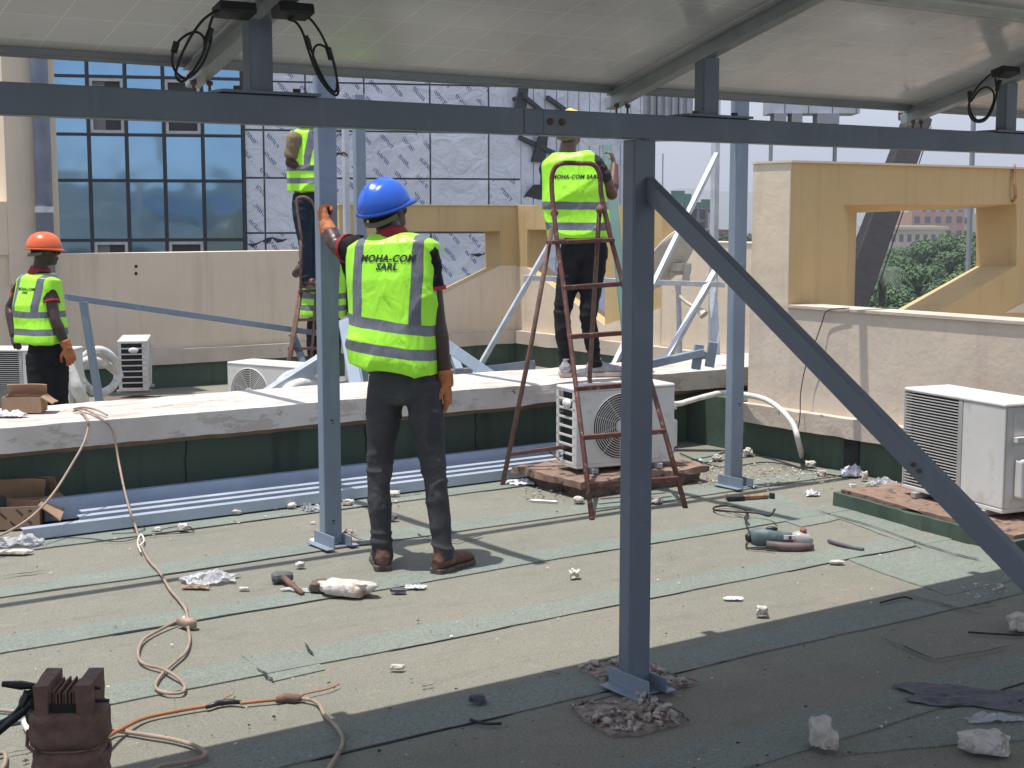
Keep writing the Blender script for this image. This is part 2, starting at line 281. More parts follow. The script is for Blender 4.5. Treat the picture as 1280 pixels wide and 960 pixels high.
# ------------------------------------------------------------------ mesh builder
class MB:
    def __init__(s): s.v = []; s.f = []
    def add(s, vs, fs):
        o = len(s.v); s.v += [Vector(v) for v in vs]; s.f += [tuple(i+o for i in f) for f in fs]; return s
    def box(s, c, d, rot=None):
        c = Vector(c); h = Vector(d)/2; vs = []
        for z in (-1, 1):
            for x, y in ((-1, -1), (1, -1), (1, 1), (-1, 1)):
                p = Vector((x*h.x, y*h.y, z*h.z)); vs.append(c+(rot @ p if rot else p))
        return s.add(vs, [(3, 2, 1, 0), (4, 5, 6, 7), (0, 1, 5, 4), (1, 2, 6, 5), (2, 3, 7, 6), (3, 0, 4, 7)])
    def bb(s, a, b):
        a = Vector(a); b = Vector(b); return s.box((a+b)/2, [abs(v) for v in (b-a)])
    def beam(s, p, q, w, h, up=(0, 0, 1)):
        p = Vector(p); q = Vector(q); d = (q-p).normalized(); u = Vector(up); sd = d.cross(u)
        if sd.length < 1e-4: sd = d.cross(Vector((0, 1, 0)))
        sd.normalize(); u = sd.cross(d); vs = []
        for c in (p, q):
            for a, b in ((-1, -1), (1, -1), (1, 1), (-1, 1)): vs.append(c+sd*(a*w/2)+u*(b*h/2))
        return s.add(vs, [(0, 1, 2, 3), (7, 6, 5, 4), (1, 0, 4, 5), (2, 1, 5, 6), (3, 2, 6, 7), (0, 3, 7, 4)])
    def channel(s, p, q, w, h, t=.006, up=(0, 0, 1), lip=None):
        # C section: web across h, flanges of width w
        p = Vector(p); q = Vector(q); d = (q-p).normalized(); u = Vector(up); sd = d.cross(u).normalized(); u = sd.cross(d)
        s.beam(p-sd*(w/2-t/2), q-sd*(w/2-t/2), t, h, u)
        s.beam(p+u*(h/2-t/2)+sd*t/2, q+u*(h/2-t/2)+sd*t/2, w-t, t, u)
        s.beam(p-u*(h/2-t/2)+sd*t/2, q-u*(h/2-t/2)+sd*t/2, w-t, t, u); return s
    def tube(s, pts, r, n=8, cap=True, closed=False):
        pts = [Vector(p) for p in pts]; k = len(pts); vs = []; fs = []
        rr = r if isinstance(r, (list, tuple)) else [r]*k
        pn = None
        for i, p in enumerate(pts):
            if closed: d = pts[(i+1) % k]-pts[i-1]
            else: d = pts[min(i+1, k-1)]-pts[max(i-1, 0)]
            if d.length < 1e-7: d = Vector((0, 0, 1))
            d.normalize()
            if pn is None: pn = d.orthogonal().normalized()
            pn = (pn-d*pn.dot(d))
            if pn.length < 1e-5: pn = d.orthogonal()
            pn.normalize(); b = d.cross(pn)
            for j in range(n):
                a = 2*math.pi*j/n; vs.append(p+(pn*math.cos(a)+b*math.sin(a))*rr[i])
        for i in range(k if closed else k-1):
            for j in range(n):
                a = i*n+j; b2 = i*n+(j+1) % n; c = ((i+1) % k)*n+(j+1) % n; dd = ((i+1) % k)*n+j; fs.append((a, b2, c, dd))
        if cap and not closed: fs += [tuple(range(n-1, -1, -1)), tuple(range((k-1)*n, k*n))]
        return s.add(vs, fs)
    def loft(s, rings, cap=True):
        n = len(rings[0]); vs = [v for r in rings for v in r]; fs = []
        for i in range(len(rings)-1):
            for j in range(n): fs.append((i*n+j, i*n+(j+1) % n, (i+1)*n+(j+1) % n, (i+1)*n+j))
        if cap: fs += [tuple(range(n-1, -1, -1)), tuple(range((len(rings)-1)*n, len(rings)*n))]
        return s.add(vs, fs)
    def ell(s, pts, ra, rb, side=(1, 0, 0), n=20, pw=2.0):
        # elliptical loft along pts: ra along 'side', rb across it
        pts = [Vector(p) for p in pts]; rings = []; k = len(pts)
        sides = side if isinstance(side, list) else [Vector(side)]*k
        for i, p in enumerate(pts):
            d = (pts[min(i+1, k-1)]-pts[max(i-1, 0)]).normalized(); sd = Vector(sides[i]); sd = (sd-d*sd.dot(d)).normalized(); o = d.cross(sd)
            ring = []
            for j in range(n):
                a = 2*math.pi*j/n; ca, sa = math.cos(a), math.sin(a)
                ring.append(p+sd*(ra[i]*math.copysign(abs(ca)**(2/pw), ca))+o*(rb[i]*math.copysign(abs(sa)**(2/pw), sa)))
            rings.append(ring)
        return s.loft(rings)
    def ball(s, c, r, rot=None, n=14, m=10):
        c = Vector(c); r = Vector(r) if not isinstance(r, (int, float)) else Vector((r, r, r)); rings = []
        for i in range(m+1):
            ph = math.pi*(i+.04)/(m+.08); ring = []
            for j in range(n):
                a = 2*math.pi*j/n; p = Vector((math.sin(ph)*math.cos(a)*r.x, math.sin(ph)*math.sin(a)*r.y, -math.cos(ph)*r.z))
                ring.append(c+(rot @ p if rot else p))
            rings.append(ring)
        return s.loft(rings)
    def prism(s, poly, d):
        # poly: list of 3d points, extruded by vector d
        poly = [Vector(p) for p in poly]; d = Vector(d); n = len(poly)
        return s.add(poly+[p+d for p in poly], [tuple(range(n-1, -1, -1)), tuple(range(n, 2*n))]+[(i, (i+1) % n, n+(i+1) % n, n+i) for i in range(n)])
    def lathe(s, c, prof, axis=(0, 0, 1), n=32):
        ax = Vector(axis).normalized(); u = ax.orthogonal().normalized(); v = ax.cross(u); c = Vector(c); rings = []
        for r, h in prof: rings.append([c+ax*h+(u*math.cos(2*math.pi*j/n)+v*math.sin(2*math.pi*j/n))*max(r, 1e-4) for j in range(n)])
        return s.loft(rings)
    def mesh(s, name):
        me = bpy.data.meshes.new(name); me.from_pydata([tuple(v) for v in s.v], [], s.f); me.update(); return me
    def build(s, name, mat, parent=None, bevel=0, smooth=False, local=False, solid=False):
        me = s.mesh(name)
        bm = bmesh.new(); bm.from_mesh(me); bmesh.ops.recalc_face_normals(bm, faces=bm.faces); bm.to_mesh(me); bm.free()
        return mkobj(name, me, mat, parent, bevel, smooth, local)
def mkobj(name, me, mat, parent=None, bevel=0, smooth=False, local=False):
    o = bpy.data.objects.new(name, me); COL.objects.link(o)
    if mat is not None: me.materials.append(mat)
    if bevel:
        b = o.modifiers.new('bevel', 'BEVEL'); b.width = bevel; b.segments = 2; b.limit_method = 'ANGLE'; b.angle_limit = R(40)
    if smooth:
        for p in me.polygons: p.use_smooth = True
    if parent is not None:
        o.parent = parent
        if not local: o.matrix_parent_inverse = WM(parent).inverted()
    return o
def WM(o):
    m = Matrix.LocRotScale(o.location, o.rotation_euler, o.scale)
    if o.parent: m = WM(o.parent) @ o.matrix_parent_inverse @ m
    return m
def tag(o, label=None, cat=None, group=None, kind=None):
    if label: o['label'] = label
    if cat: o['category'] = cat
    if group: o['group'] = group
    if kind: o['kind'] = kind
    return o
def empty(name, loc, rz=0, **kw):
    o = bpy.data.objects.new(name, None); COL.objects.link(o); o.location = loc; o.rotation_euler = (0, 0, rz); o.empty_display_size = .1
    return tag(o, **kw)
def copy_tree(o, parent=None):
    c = o.copy(); COL.objects.link(c)
    if parent is not None: c.parent = parent
    for ch in list(o.children): copy_tree(ch, c)
    return c
def remesh(mb, voxel, smooth_it=4, wr=0.0, wsc=(9, 9, 4), seed=0, wfun=None):
    me = mb.mesh('tmp'); o = bpy.data.objects.new('tmp', me); COL.objects.link(o)
    m = o.modifiers.new('r', 'REMESH'); m.mode = 'VOXEL'; m.voxel_size = voxel; m.use_smooth_shade = True
    if smooth_it:
        q = o.modifiers.new('s', 'SMOOTH'); q.factor = .5; q.iterations = smooth_it
    dg = bpy.context.evaluated_depsgraph_get(); me2 = bpy.data.meshes.new_from_object(o.evaluated_get(dg))
    bpy.data.objects.remove(o); bpy.data.meshes.remove(me)
    if wr:
        nr = [v.normal.copy() for v in me2.vertices]
        for v, n_ in zip(me2.vertices, nr):
            p = v.co; q = Vector((p.x*wsc[0]+seed, p.y*wsc[1], p.z*wsc[2]+seed*.7))
            q += noise.noise_vector(q*.6)*.9
            a = 1-2*abs(noise.noise(q)); a = a*a*(1 if a > 0 else -1)
            k = wfun(p) if wfun else 1
            v.co = p+n_*(wr*k*(a-.35))
    for p in me2.polygons: p.use_smooth = True
    return me2
def slab(mb, a, b, nx, ny, top=True): pass
def roughbox(a, b, seg, amp, seed=0, sc=6, edgeonly=False):
    # box with subdivided, unevenly broken surfaces
    a = Vector(a); b = Vector(b); bm = bmesh.new(); bmesh.ops.create_cube(bm, size=1)
    d = b-a
    for v in bm.verts: v.co = Vector((a.x+(v.co.x+.5)*d.x, a.y+(v.co.y+.5)*d.y, a.z+(v.co.z+.5)*d.z))
    for ax in range(3):
        n = max(1, int(abs(d[ax])/seg))
        es = [e for e in bm.edges if abs((e.verts[0].co-e.verts[1].co).normalized()[ax]) > .99]
        if n > 1: bmesh.ops.subdivide_edges(bm, edges=es, cuts=n-1, use_grid_fill=True)
    bm.normal_update()
    for v in bm.verts:
        p = v.co*sc+Vector((seed, seed*2, 0)); nv = noise.noise_vector(p)+noise.noise_vector(p*3)*.5
        onedge = sum(1 for ax in range(3) if abs(v.co[ax]-a[ax]) < 1e-5 or abs(v.co[ax]-b[ax]) < 1e-5) >= 2
        k = 1.0 if onedge else (.25 if edgeonly else .6)
        v.co += nv*amp*k
        if onedge:
            ch = max(0, noise.noise(p*.8)-.15); v.co += (((a+b)/2-v.co).normalized())*0 - v.normal*ch*amp*5
    me = bpy.data.meshes.new('rb'); bm.to_mesh(me); bm.free(); return me
# ================================================================== SETTING
from mathutils.geometry import tessellate_polygon
def struct(name, mb, mat, **kw): o = mb.build(name, mat, **kw); return tag(o, kind='structure')
g = MB(); g.add([(-3000, -3000, -15), (3000, -3000, -15), (3000, 3000, -15), (-3000, 3000, -15)], [(0, 1, 2, 3)])
M['earth'] = basic('earth_and_scrub', (.16, .14, .09), (.06, .09, .04), .95, 0, .03, .5, .3)
struct('ground', g, M['earth'])
# near roof and the lower roof beyond the upstand
m = MB(); m.bb((-9, -7, -.7), (6.82, 7.66, 0)); struct('roof_floor', m, M['roof'])
m = MB(); m.bb((-9, 7.664, -.98), (10.5, 15.0, -.28)); struct('lower_roof_floor', m, M['roof'])
m = MB(); m.bb((-9, -7, -15), (10.45, 14.95, -.99)); o = struct('building_storeys_below', m, M['beige'])
# lap strips of greener felt with lifted, wavy edges
def strip(name, pts, wd, z, mat, seed):
    mb = MB(); vs = []; fs = []; n = 0
    rnd = random.Random(seed)
    P = []
    for i in range(len(pts)-1):
        a = Vector(pts[i]); b = Vector(pts[i+1]); k = max(2, int((b-a).length/.045))
        for j in range(k): P.append(a.lerp(b, j/k))
    P.append(Vector(pts[-1])); rows = []
    for i, p in enumerate(P):
        d = (P[min(i+1, len(P)-1)]-P[max(i-1, 0)]).normalized(); sd = Vector((-d.y, d.x, 0))
        a = noise.noise(Vector((p.x*.9, p.y*.9, seed)))*.022+noise.noise(Vector((p.x*5, p.y*5, seed)))*.006+noise.noise(Vector((p.x*21, p.y*5, seed)))*.003
        b = noise.noise(Vector((p.x*1.1, p.y*.9, seed+9)))*.03+noise.noise(Vector((p.x*6, p.y*6, seed+5)))*.014+noise.noise(Vector((p.x*25, p.y*6, seed+5)))*.006
        zz = z+max(0, noise.noise(Vector((p.x*3, seed, 0))))*.004
        lo = p-sd*(wd/2+a); hi = p+sd*(wd/2+b)
        rows.append(((lo.x, lo.y, .0005), (lo.x, lo.y, zz+.0012), (hi.x, hi.y, .0012), (hi.x, hi.y, .0005)))
    for r in rows: vs += r
    for i in range(len(rows)-1):
        for j in range(3): fs.append((i*4+j, i*4+j+1, (i+1)*4+j+1, (i+1)*4+j))
    mb.add(vs, fs); return struct(name, mb, mat)
SY = [(1.45, .2), (2.25, .2), (3.03, .21), (3.80, .23), (4.60, .215), (5.37, .20), (6.15, .22), (6.98, .26)]
for i, (y, wd) in enumerate(SY):
    strip('roof_seam', [(-6, y+.05, 0), (0, y+.02, 0), (3, y, 0), (6.78, y+random.uniform(-.03, .03), 0)], wd, .002+.0006*i, M['seam'], i*3+1)
# odd patches of newer felt
def patch(pxs, mat, z=.011):
    mb = MB(); P = [gz(x, y) for x, y in pxs]; Q = []
    for i in range(len(P)):
        a, b = P[i], P[(i+1) % len(P)]; k = max(2, int((b-a).length/.04))
        for j in range(k): q = a.lerp(b, j/k); q = q+noise.noise_vector(q*3)*.018+noise.noise_vector(q*14)*.006; Q.append((q.x, q.y, .0006))
    mb.prism(Q, (0, 0, z*.45)); return struct('roof_patch', mb, mat)
patch([(300, 822), (380, 812), (405, 838), (343, 853)], M['seam'], .0085)
patch([(1035, 632), (1075, 640), (1262, 700), (1225, 703), (1170, 692), (1040, 646)], M['seam'], .0095)
patch([(1060, 700), (1180, 745), (1280, 722), (1280, 690), (1200, 680)], M['seam'], .0088)
patch([(905, 628), (1005, 660), (1050, 650), (975, 618)], M['seam'], .0098)
patch([(1120, 905), (1280, 862), (1280, 925), (1040, 945)], M['seam'], .0092)
# tears: thin black open cracks of bitumen
def crack(pxs, wd=.007, z=.0125):
    mb = MB(); P = [gz(x, y) for x, y in pxs]; Q = []
    for i in range(len(P)-1):
        for k in range(6): Q.append(P[i].lerp(P[i+1], k/6)+Vector((random.uniform(-.006, .006), random.uniform(-.006, .006), 0)))
    Q.append(P[-1]); vs = []; fs = []
    for i, p in enumerate(Q):
        d = (Q[min(i+1, len(Q)-1)]-Q[max(i-1, 0)]).normalized(); sd = Vector((-d.y, d.x, 0)); h = wd*random.uniform(.3, 1)*(.2 if i in (0, len(Q)-1) else 1)
        vs += [(p.x-sd.x*h, p.y-sd.y*h, z), (p.x+sd.x*h, p.y+sd.y*h, z)]
    for i in range(len(Q)-1): fs.append((2*i, 2*i+1, 2*i+3, 2*i+2))
    mb.add(vs, fs); return mb
for i, c in enumerate([[(430, 666), (447, 677), (463, 679)], [(520, 669), (535, 675), (570, 680), (605, 671)], [(500, 622), (530, 618)], [(1020, 640), (1075, 655), (1175, 690), (1225, 703)],
          [(724, 837), (750, 831), (777, 823)], [(815, 832), (835, 846), (873, 857)], [(712, 887), (745, 880), (780, 870)], [(820, 878), (850, 895), (860, 907)], [(0, 757-33), (60, 716)],
          [(1130, 745), (1190, 762), (1230, 772)], [(1100, 800), (1170, 829), (1268, 810)], [(0, 948), (60, 936)], [(905, 640), (938, 650)], [(1035, 679), (1075, 690)], [(1210, 760), (1240, 757)],
          [(380, 806), (392, 822)], [(320, 838), (342, 855)], [(528, 863), (542, 859)], [(680, 843), (700, 847)]]):
    struct('roof_crack', crack(c), M['tar'])
# lap edge lines: edge bead of bitumen along the near side of each strip
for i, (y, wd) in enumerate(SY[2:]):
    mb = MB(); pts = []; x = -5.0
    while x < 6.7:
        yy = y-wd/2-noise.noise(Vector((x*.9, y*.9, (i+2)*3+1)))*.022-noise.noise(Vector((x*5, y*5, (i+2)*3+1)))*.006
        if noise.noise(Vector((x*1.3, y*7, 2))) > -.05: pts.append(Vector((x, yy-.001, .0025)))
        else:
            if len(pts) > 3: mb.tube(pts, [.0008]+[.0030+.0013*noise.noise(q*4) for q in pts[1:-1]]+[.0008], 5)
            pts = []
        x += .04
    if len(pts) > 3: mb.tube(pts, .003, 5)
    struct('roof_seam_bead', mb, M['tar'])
# ------------------------------------------------------------------ low wall (upstand with coping) across the roof
rt = empty('low_parapet', (3, 7.8, 0), label='low dark green parapet with chipped white coping running across the roof', cat='parapet')
m = MB(); m.bb((-9, 7.60, 0), (9.2, 8.10, .385)); m.build('green_upstand', M['green'], rt)
m = MB(); m.bb((-9, 8.104, -.28), (9.2, 8.12, .385)); m.build('green_upstand', M['green'], rt)
mkobj('mortar_strip', roughbox((-8, 7.52, .352), (9.1, 7.598, .388), .035, .006, 3, 7), M['brownstrip'], rt)
mkobj('coping', roughbox((-8, 7.42, .39), (9.2, 8.20, .52), .045, .0045, 1, 5, True), M['coping'], rt)
m = MB()
for x in (3.05, 4.2, 5.0, 1.9, 6.3):
    m.tube([(x+random.uniform(-.006, .006), 7.597, z*.05) for z in range(0, 8)], .004, 5)
m.build('felt_joint', M['tar'], rt)
# ------------------------------------------------------------------ right-hand wall with ledge
rw = empty('right_side_wall', (6.8, 5, 0), label='low rough beige wall with ledge and green foot on the right', cat='wall')
m = MB(); m.bb((6.80, -4, .346), (7.02, 7.0, 1.0)); m.build('wall', M['beigerough'], rw)
m = MB(); m.bb((6.785, -4, 1.001), (7.03, 6.645, 1.018)); m.build('wall_top', M['ledge'], rw)
mkobj('ledge', roughbox((6.725, -4, .222), (7.0, 7.02, .345), .06, .004, 5, 5, True), M['ledge'], rw)
m = MB(); m.bb((6.79, -4, 0), (7.0, 7.025, .22)); m.bb((6.79, 7.026, -.01), (7.3, 7.597, .35)); m.build('green_foot', M['green'], rw)
m = MB(); m.bb((6.779, 6.0, 0), (6.789, 6.12, .24)); m.bb((6.779, 5.3, 0), (6.789, 5.34, .21)); m.build('felt_joint', M['tar'], rw)
def framewall(name, mat, parent, pos, outer, hf, hb, tf, tb):
    # wall slab with a shaped opening; pos(u, z, t) -> 3D; t is depth into the wall
    mb = MB()
    for t, hole, fl in ((tf, hf, 0), (tb, hb, 1)):
        loops = [[Vector((u, z, 0)) for u, z in outer], [Vector((u, z, 0)) for u, z in hole]]
        tri = tessellate_polygon(loops); vs = [pos(u, z, t) for u, z in outer+hole]
        mb.add(vs, [tuple(reversed(q)) if fl else tuple(q) for q in tri])
    n = len(outer); mb.add([pos(u, z, tf) for u, z in outer]+[pos(u, z, tb) for u, z in outer], [(i, (i+1) % n, n+(i+1) % n, n+i) for i in range(n)])
    n = len(hf); mb.add([pos(u, z, tf) for u, z in hf]+[pos(u, z, tb) for u, z in hb], [(i, (i+1) % n, n+(i+1) % n, n+i) for i in range(n)])
    return mb.build(name, mat, parent)
def uvY(px, py, Y): p = gy(px, py, Y); return (p.x, p.z)
def uvX(px, py, X): p = gx(px, py, X); return (p.y, p.z)
def ext(a, b, u):   # point on line a->b at coordinate u
    k = (u-a[0])/(b[0]-a[0]); return (u, a[1]+(b[1]-a[1])*k)
# near ochre frame
nf = empty('ochre_frame_wall', (8, 6.7, 0), label='ochre rendered wall frame with a large slant-bottomed opening on the right', cat='wall')
A, B, Cc, D = uvY(1054.5, 256, 6.65), uvY(1271, 255, 6.65), uvY(1271, 332, 6.65), uvY(1172, 390, 6.65); E = ext(Cc, D, A[0])
A2, B2, C2, D2 = uvY(1071, 266, 6.98), uvY(1220, 260, 6.98), uvY(1220, 333, 6.98), uvY(1120, 388, 6.98); E2 = ext(C2, D2, A2[0])
framewall('frame', M['yellow'], nf, lambda u, z, t: (u, t, z), [(6.812, -2.5), (14, -2.5), (14, 1.93), (6.812, 1.93)], [A, B, Cc, E], [A2, B2, C2, E2], 6.652, 6.98)
m = MB(); m.bb((6.80, 6.653, 1.002), (6.811, 6.99, 1.93)); m.build('end_face', M['beige'], nf)
m = MB(); m.bb((6.79, 6.63, 1.931), (14, 7.0, 1.945)); m.build('top_screed', M['beige'], nf)
q = [uvY(1255, 391, 6.65), uvY(1330, 352, 6.65), uvY(1330, 391, 6.65)]; m = MB(); m.prism([(u, 6.647, z) for u, z in q], (0, .004, 0)); m.build('beige_base', M['beige'], nf)
# far wall
YF = 15.0
fw = empty('far_wall', (6, YF, -.28), label='long beige far wall of the roof with an ochre framed opening near its corner', cat='wall')
XL = gy(424, 280, YF).x; XC = 10.5; zt = gy(190, 316, YF).z; zy = gy(540, 257, YF).z
A, B, Cc, D = uvY(425, 289, YF), uvY(625, 289, YF), uvY(625, 332, YF), uvY(553, 368, YF)
A = (gy(470, 289, YF).x, A[1]); E = ext(Cc, D, A[0]); b = YF+.3
A2, B2, C2, D2 = uvY(470, 289, b), uvY(606, 290, b), uvY(606, 335, b), uvY(551, 362, b); E2 = ext(C2, D2, A2[0])
zb = -.28
framewall('ochre_frame', M['yellow'], fw, lambda u, z, t: (u, t, z), [(XL, -.27), (XC+.3, -.27), (XC+.3, zy), (XL, zy)], [A, B, Cc, E], [A2, B2, C2, E2], YF, b)
m = MB(); m.prism([(u, YF-.008, z) for u, z in [(XL, -.27), (XC, -.27), (XC, Cc[1]), Cc, E, (A[0], zt), (XL, zt)]], (0, .0075, 0)); m.build('beige_base', M['beige'], fw)
m = MB(); m.bb((-9, YF, -.27), (XL-.001, b, zt)); m.build('beige_wall', M['beige'], fw)
m = MB(); m.bb((XL-.01, YF-.02, zy+.001), (XC+.3, b+.01, zy+.015)); m.build('top_screed', M['beige'], fw)
mkobj('ledge', roughbox((-9, YF-.10, -.02), (XC-.1, YF-.009, .14), .1, .005, 8, 4, True), M['ledge'], fw)
m = MB(); m.bb((-9, YF-.05, -.28), (XC-.05, YF-.009, -.022)); m.build('green_foot', M['green'], fw)
m = MB()
for y in (333, 342): p = gy(170, y, YF); m.ball(p, .018)
m.build('bolt_hole', M['tar'], fw)
# side wall of the lower roof
sw = empty('lower_roof_side_wall', (XC, 12, -.28), label='beige side wall behind the satellite dish with an ochre frame at its far end', cat='wall')
A, B, Cc, D = uvX(659, 287, XC), uvX(659, 334, XC), uvX(694, 360, XC), uvX(757, 287, XC)
E = ext(B, Cc, D[0]); XB = XC+.3
A2, B2, C2, D2 = uvX(700, 289, XB), uvX(662, 338, XB), uvX(705, 366, XB), uvX(770, 289, XB); A2 = (A[0]-.02, A[1]); E2 = ext(B, Cc, D[0]+.02); E2 = (D[0]+.02, E2[1]-.05)
ye = gx(828, 280, XC).y; z3 = gx(860, 303, XC).z; zy2 = gx(700, 257, XC).z
framewall('ochre_frame', M['yellow'], sw, lambda u, z, t: (t, u, z), [(YF-.001, -.27), (YF-.001, zy2), (ye, zy2), (ye, -.27)], [A, B, E, D], [A2, (A2[0], B[1]), E2, (D[0]+.02, D[1])], XC, XB)
m = MB(); m.prism([(XC-.008, u, z) for u, z in [(YF-.01, -.27), (YF-.01, B[1]), B, E, (ye, E[1]+.25), (ye, -.27)]], (.0075, 0, 0)); m.build('beige_base', M['beige'], sw)
m = MB(); m.bb((XC, 10.7, -.27), (XB, ye-.001, z3)); m.bb((XC-.01, 10.7, z3+.001), (XB+.01, ye-.001, z3+.014)); m.build('beige_wall', M['beige'], sw)
mkobj('ledge', roughbox((XC-.10, 10.7, -.02), (XC-.009, YF-.11, .14), .1, .005, 4, 4, True), M['ledge'], sw)
m = MB(); m.bb((XC-.05, 10.7, -.28), (XC-.009, YF-.06, -.022)); m.build('green_foot', M['green'], sw)
# left pillar and its downpipe
pl = empty('beige_pillar', (gy(36, 300, YF).x, YF, 0), label='tall beige rendered pillar rising from the far wall on the left', cat='pillar')
xa, xb = gy(5, 200, YF).x, gy(70, 200, YF).x
m = MB(); m.bb((xa, YF-.04, zt-.3), (xb, YF+.4, 7)); m.build('pillar', M['beige'], pl)
m = MB(); m.bb((-6, YF-.03, zt+.001), (xa-.001, YF+.35, gy(10, 252, YF).z)); m.build('side_wall', M['beige'], pl)
xc = gy(48, 200, YF).x
dp = empty('grey_downpipe', (xc, YF-.14, 0), label='grey blue vertical pipe fixed to the beige pillar', cat='pipe')
m = MB(); m.tube([(xc, YF-.14, .3), (xc, YF-.14, 6.5)], .085, 16); m.build('pipe', basic('grey_blue_pipe', (.20, .23, .32), None, .5), dp, smooth=True)
m = MB()
for z in (.95, 1.62, 3.4): m.tube([(xc, YF-.14, z), (xc, YF-.14, z+.06)], .095, 16); m.bb((xc-.03, YF-.06, z), (xc+.03, YF-.03, z+.05))
m.build('pipe_clamp', M['galv'], dp)
# ================================================================== neighbouring tower: blue glass and film-covered cladding
BD = 46.0; p0 = gd(304, 268, BD); ang = YAW+R(13)
tw = empty('glass_tower', (p0.x, p0.y, -15), ang, label='blue glass office tower with half cladding panels still under printed film', cat='building')
def fp(px, py):   # photo point on the facade plane, in the tower's own frame (u along facade, z)
    n = Vector((-math.sin(ang), math.cos(ang), 0)); d = ray(px, py); s = (Vector((p0.x, p0.y, 0))-Vector((CAM.x, CAM.y, 0))).dot(n)/d.dot(n); q = CAM+d*s
    r = q-Vector((p0.x, p0.y, -15)); return (r.x*math.cos(ang)+r.y*math.sin(ang), r.z)
xs = [fp(x, 200)[0] for x in (-195, -142, -90, -38, 15, 66, 112, 159, 206, 254, 304)]
ys = [fp(200, y)[1] for y in (520, 446, 375, 300, 226, 169, 97, 40, -17, -90, -160)]
FX0, FX1 = xs[0], fp(652, 200)[0]
m = MB(); m.bb((FX0, .25, 0), (FX1, 14, ys[-1])); o = m.build('tower_core', M['greywall'], tw, local=True)
m = MB()
for i in range(len(xs)-1):
    for j in range(len(ys)-1):
        win = (i % 2 == 0) and (j in (2, 5, 8))
        a, b_ = xs[i]+.06, xs[i+1]-.06; c, d_ = ys[j]+.05, ys[j+1]-.05
        if win:
            wf = MB(); t = .09
            for q in (((a, -.02, c), (a+t, .06, d_)), ((b_-t, -.02, c), (b_, .06, d_)), ((a+t, -.02, d_-t), (b_-t, .06, d_)), ((a+t, -.02, c), (b_-t, .06, c+t))): wf.bb(*q)
            wo = wf.build('window', M['windowframe'], tw, local=True)
            dk = MB(); dk.bb((a+t, .14, c+t), (b_-t, .16, d_-t)); dk.build('opening_shade', M['openshade'], wo, local=True)  # dark slab; the shade inside the open window is in its colour
            if i == 6: k = MB(); k.bb((a+t, .09, c+t), (a+(b_-a)*.45, .11, d_-t)); k.build('curtain', M['conc'], wo, local=True)
        else:
            tl = random.uniform(-.012, .012); tz = random.uniform(-.008, .012)
            g1 = MB(); g1.add([(a, .0+tl, c+0), (b_, .0-tl, c), (b_, .0-tl+tz, d_), (a, .0+tl+tz, d_)], [(0, 1, 2, 3)]); g1.add([(a, .1, c), (b_, .1, c), (b_, .1, d_), (a, .1, d_)], [(3, 2, 1, 0)])
            g1.build('glass_pane', M['bglass'], tw, local=True)
for x in xs: m.bb((x-.035, -.05, 0), (x+.035, .10, ys[-1]))
for y in ys: m.bb((xs[0], -.035, y-.032), (xs[-1], .099, y+.032))
m.build('mullion_grid', M['frame_dark'], tw, local=True)
cx = [fp(x, 200)[0] for x in (306, 330, 383, 456, 538, 611, 652)]; cy = [fp(450, y)[1] for y in (430, 362, 291, 223, 164, 104, 45, -15)]
for i in range(len(cx)-1):
    for j in range(len(cy)-1):
        k = MB(); g_ = .03; yo = random.uniform(-.02, .02)
        k.bb((cx[i]+g_, .02+yo, cy[j]+g_), (cx[i+1]-g_, .12, cy[j+1]-g_))
        plain = (i, j) in ((4, 3), (1, 2), (4, 5), (2, 1), (5, 4)) or random.random() < .12
        po = k.build('cladding_panel', M['film_plain'] if plain else M['film_text'], tw, local=True)
        po.rotation_euler = (0, 0, 0)
        if random.random() < .22:
            # a torn, curling edge of film
            t = MB(); x0 = random.uniform(cx[i]+.1, cx[i+1]-.6); z0 = random.uniform(cy[j]+.3, cy[j+1]-.3); L = random.uniform(.5, 1.7); r1 = []; r2 = []
            for s in range(9):
                f = s/8; r1.append((x0+L*f, -.03-.10*math.sin(f*3.1), z0+.45*f*L-.3*f*f+random.uniform(-.08, .08))); r2.append((x0+L*f, -.03-.02*random.random(), r1[-1][2]-.02-.26*math.sin(f*3.14)*random.uniform(.05, 1)**2))
            t.add(r1+r2, [(q, q+1, 10+q, 9+q) for q in range(8)])
            t.build('torn_film', M['film_gap_dark'], po, local=True)
# angled end wall with narrow vertical cladding
e0 = Vector((FX1, 0)); e1 = Vector((FX1+5.6, 4.2)); L = (e1-e0).length; dr = (e1-e0)/L; k = 0; u = 0
while u < L:
    u2 = min(L, u+.62); a = e0+dr*(u+.03); b_ = e0+dr*(u2-.03); nn = Vector((-dr.y, dr.x))
    q = MB(); q.prism([(a.x, a.y, 8), (b_.x, b_.y, 8), (b_.x+nn.x*.1, b_.y+nn.y*.1, 8), (a.x+nn.x*.1, a.y+nn.y*.1, 8)], (0, 0, ys[-2]-8)); q.build('cladding_strip', M['film_plain'], tw, local=True); u = u2
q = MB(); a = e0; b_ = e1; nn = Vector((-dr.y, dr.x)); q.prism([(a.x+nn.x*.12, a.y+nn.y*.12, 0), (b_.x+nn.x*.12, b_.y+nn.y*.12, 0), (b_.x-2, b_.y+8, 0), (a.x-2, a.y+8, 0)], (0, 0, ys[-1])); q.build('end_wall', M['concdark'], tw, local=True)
q = MB()
for (x, y), (x2, y2) in (((640, 125), (655, 120)), ((650, 118), (716, 160)), ((690, 120), (735, 143)), ((648, 172), (700, 190))):
    c0 = fp(x, y); c1 = fp(x2, y2); f0 = max(0, (c0[0]-FX1)); f1 = max(0, (c1[0]-FX1))
    q.beam((c0[0], f0*.75-.15, c0[1]), (c1[0], f1*.75-.15, c1[1]), .12, .14)
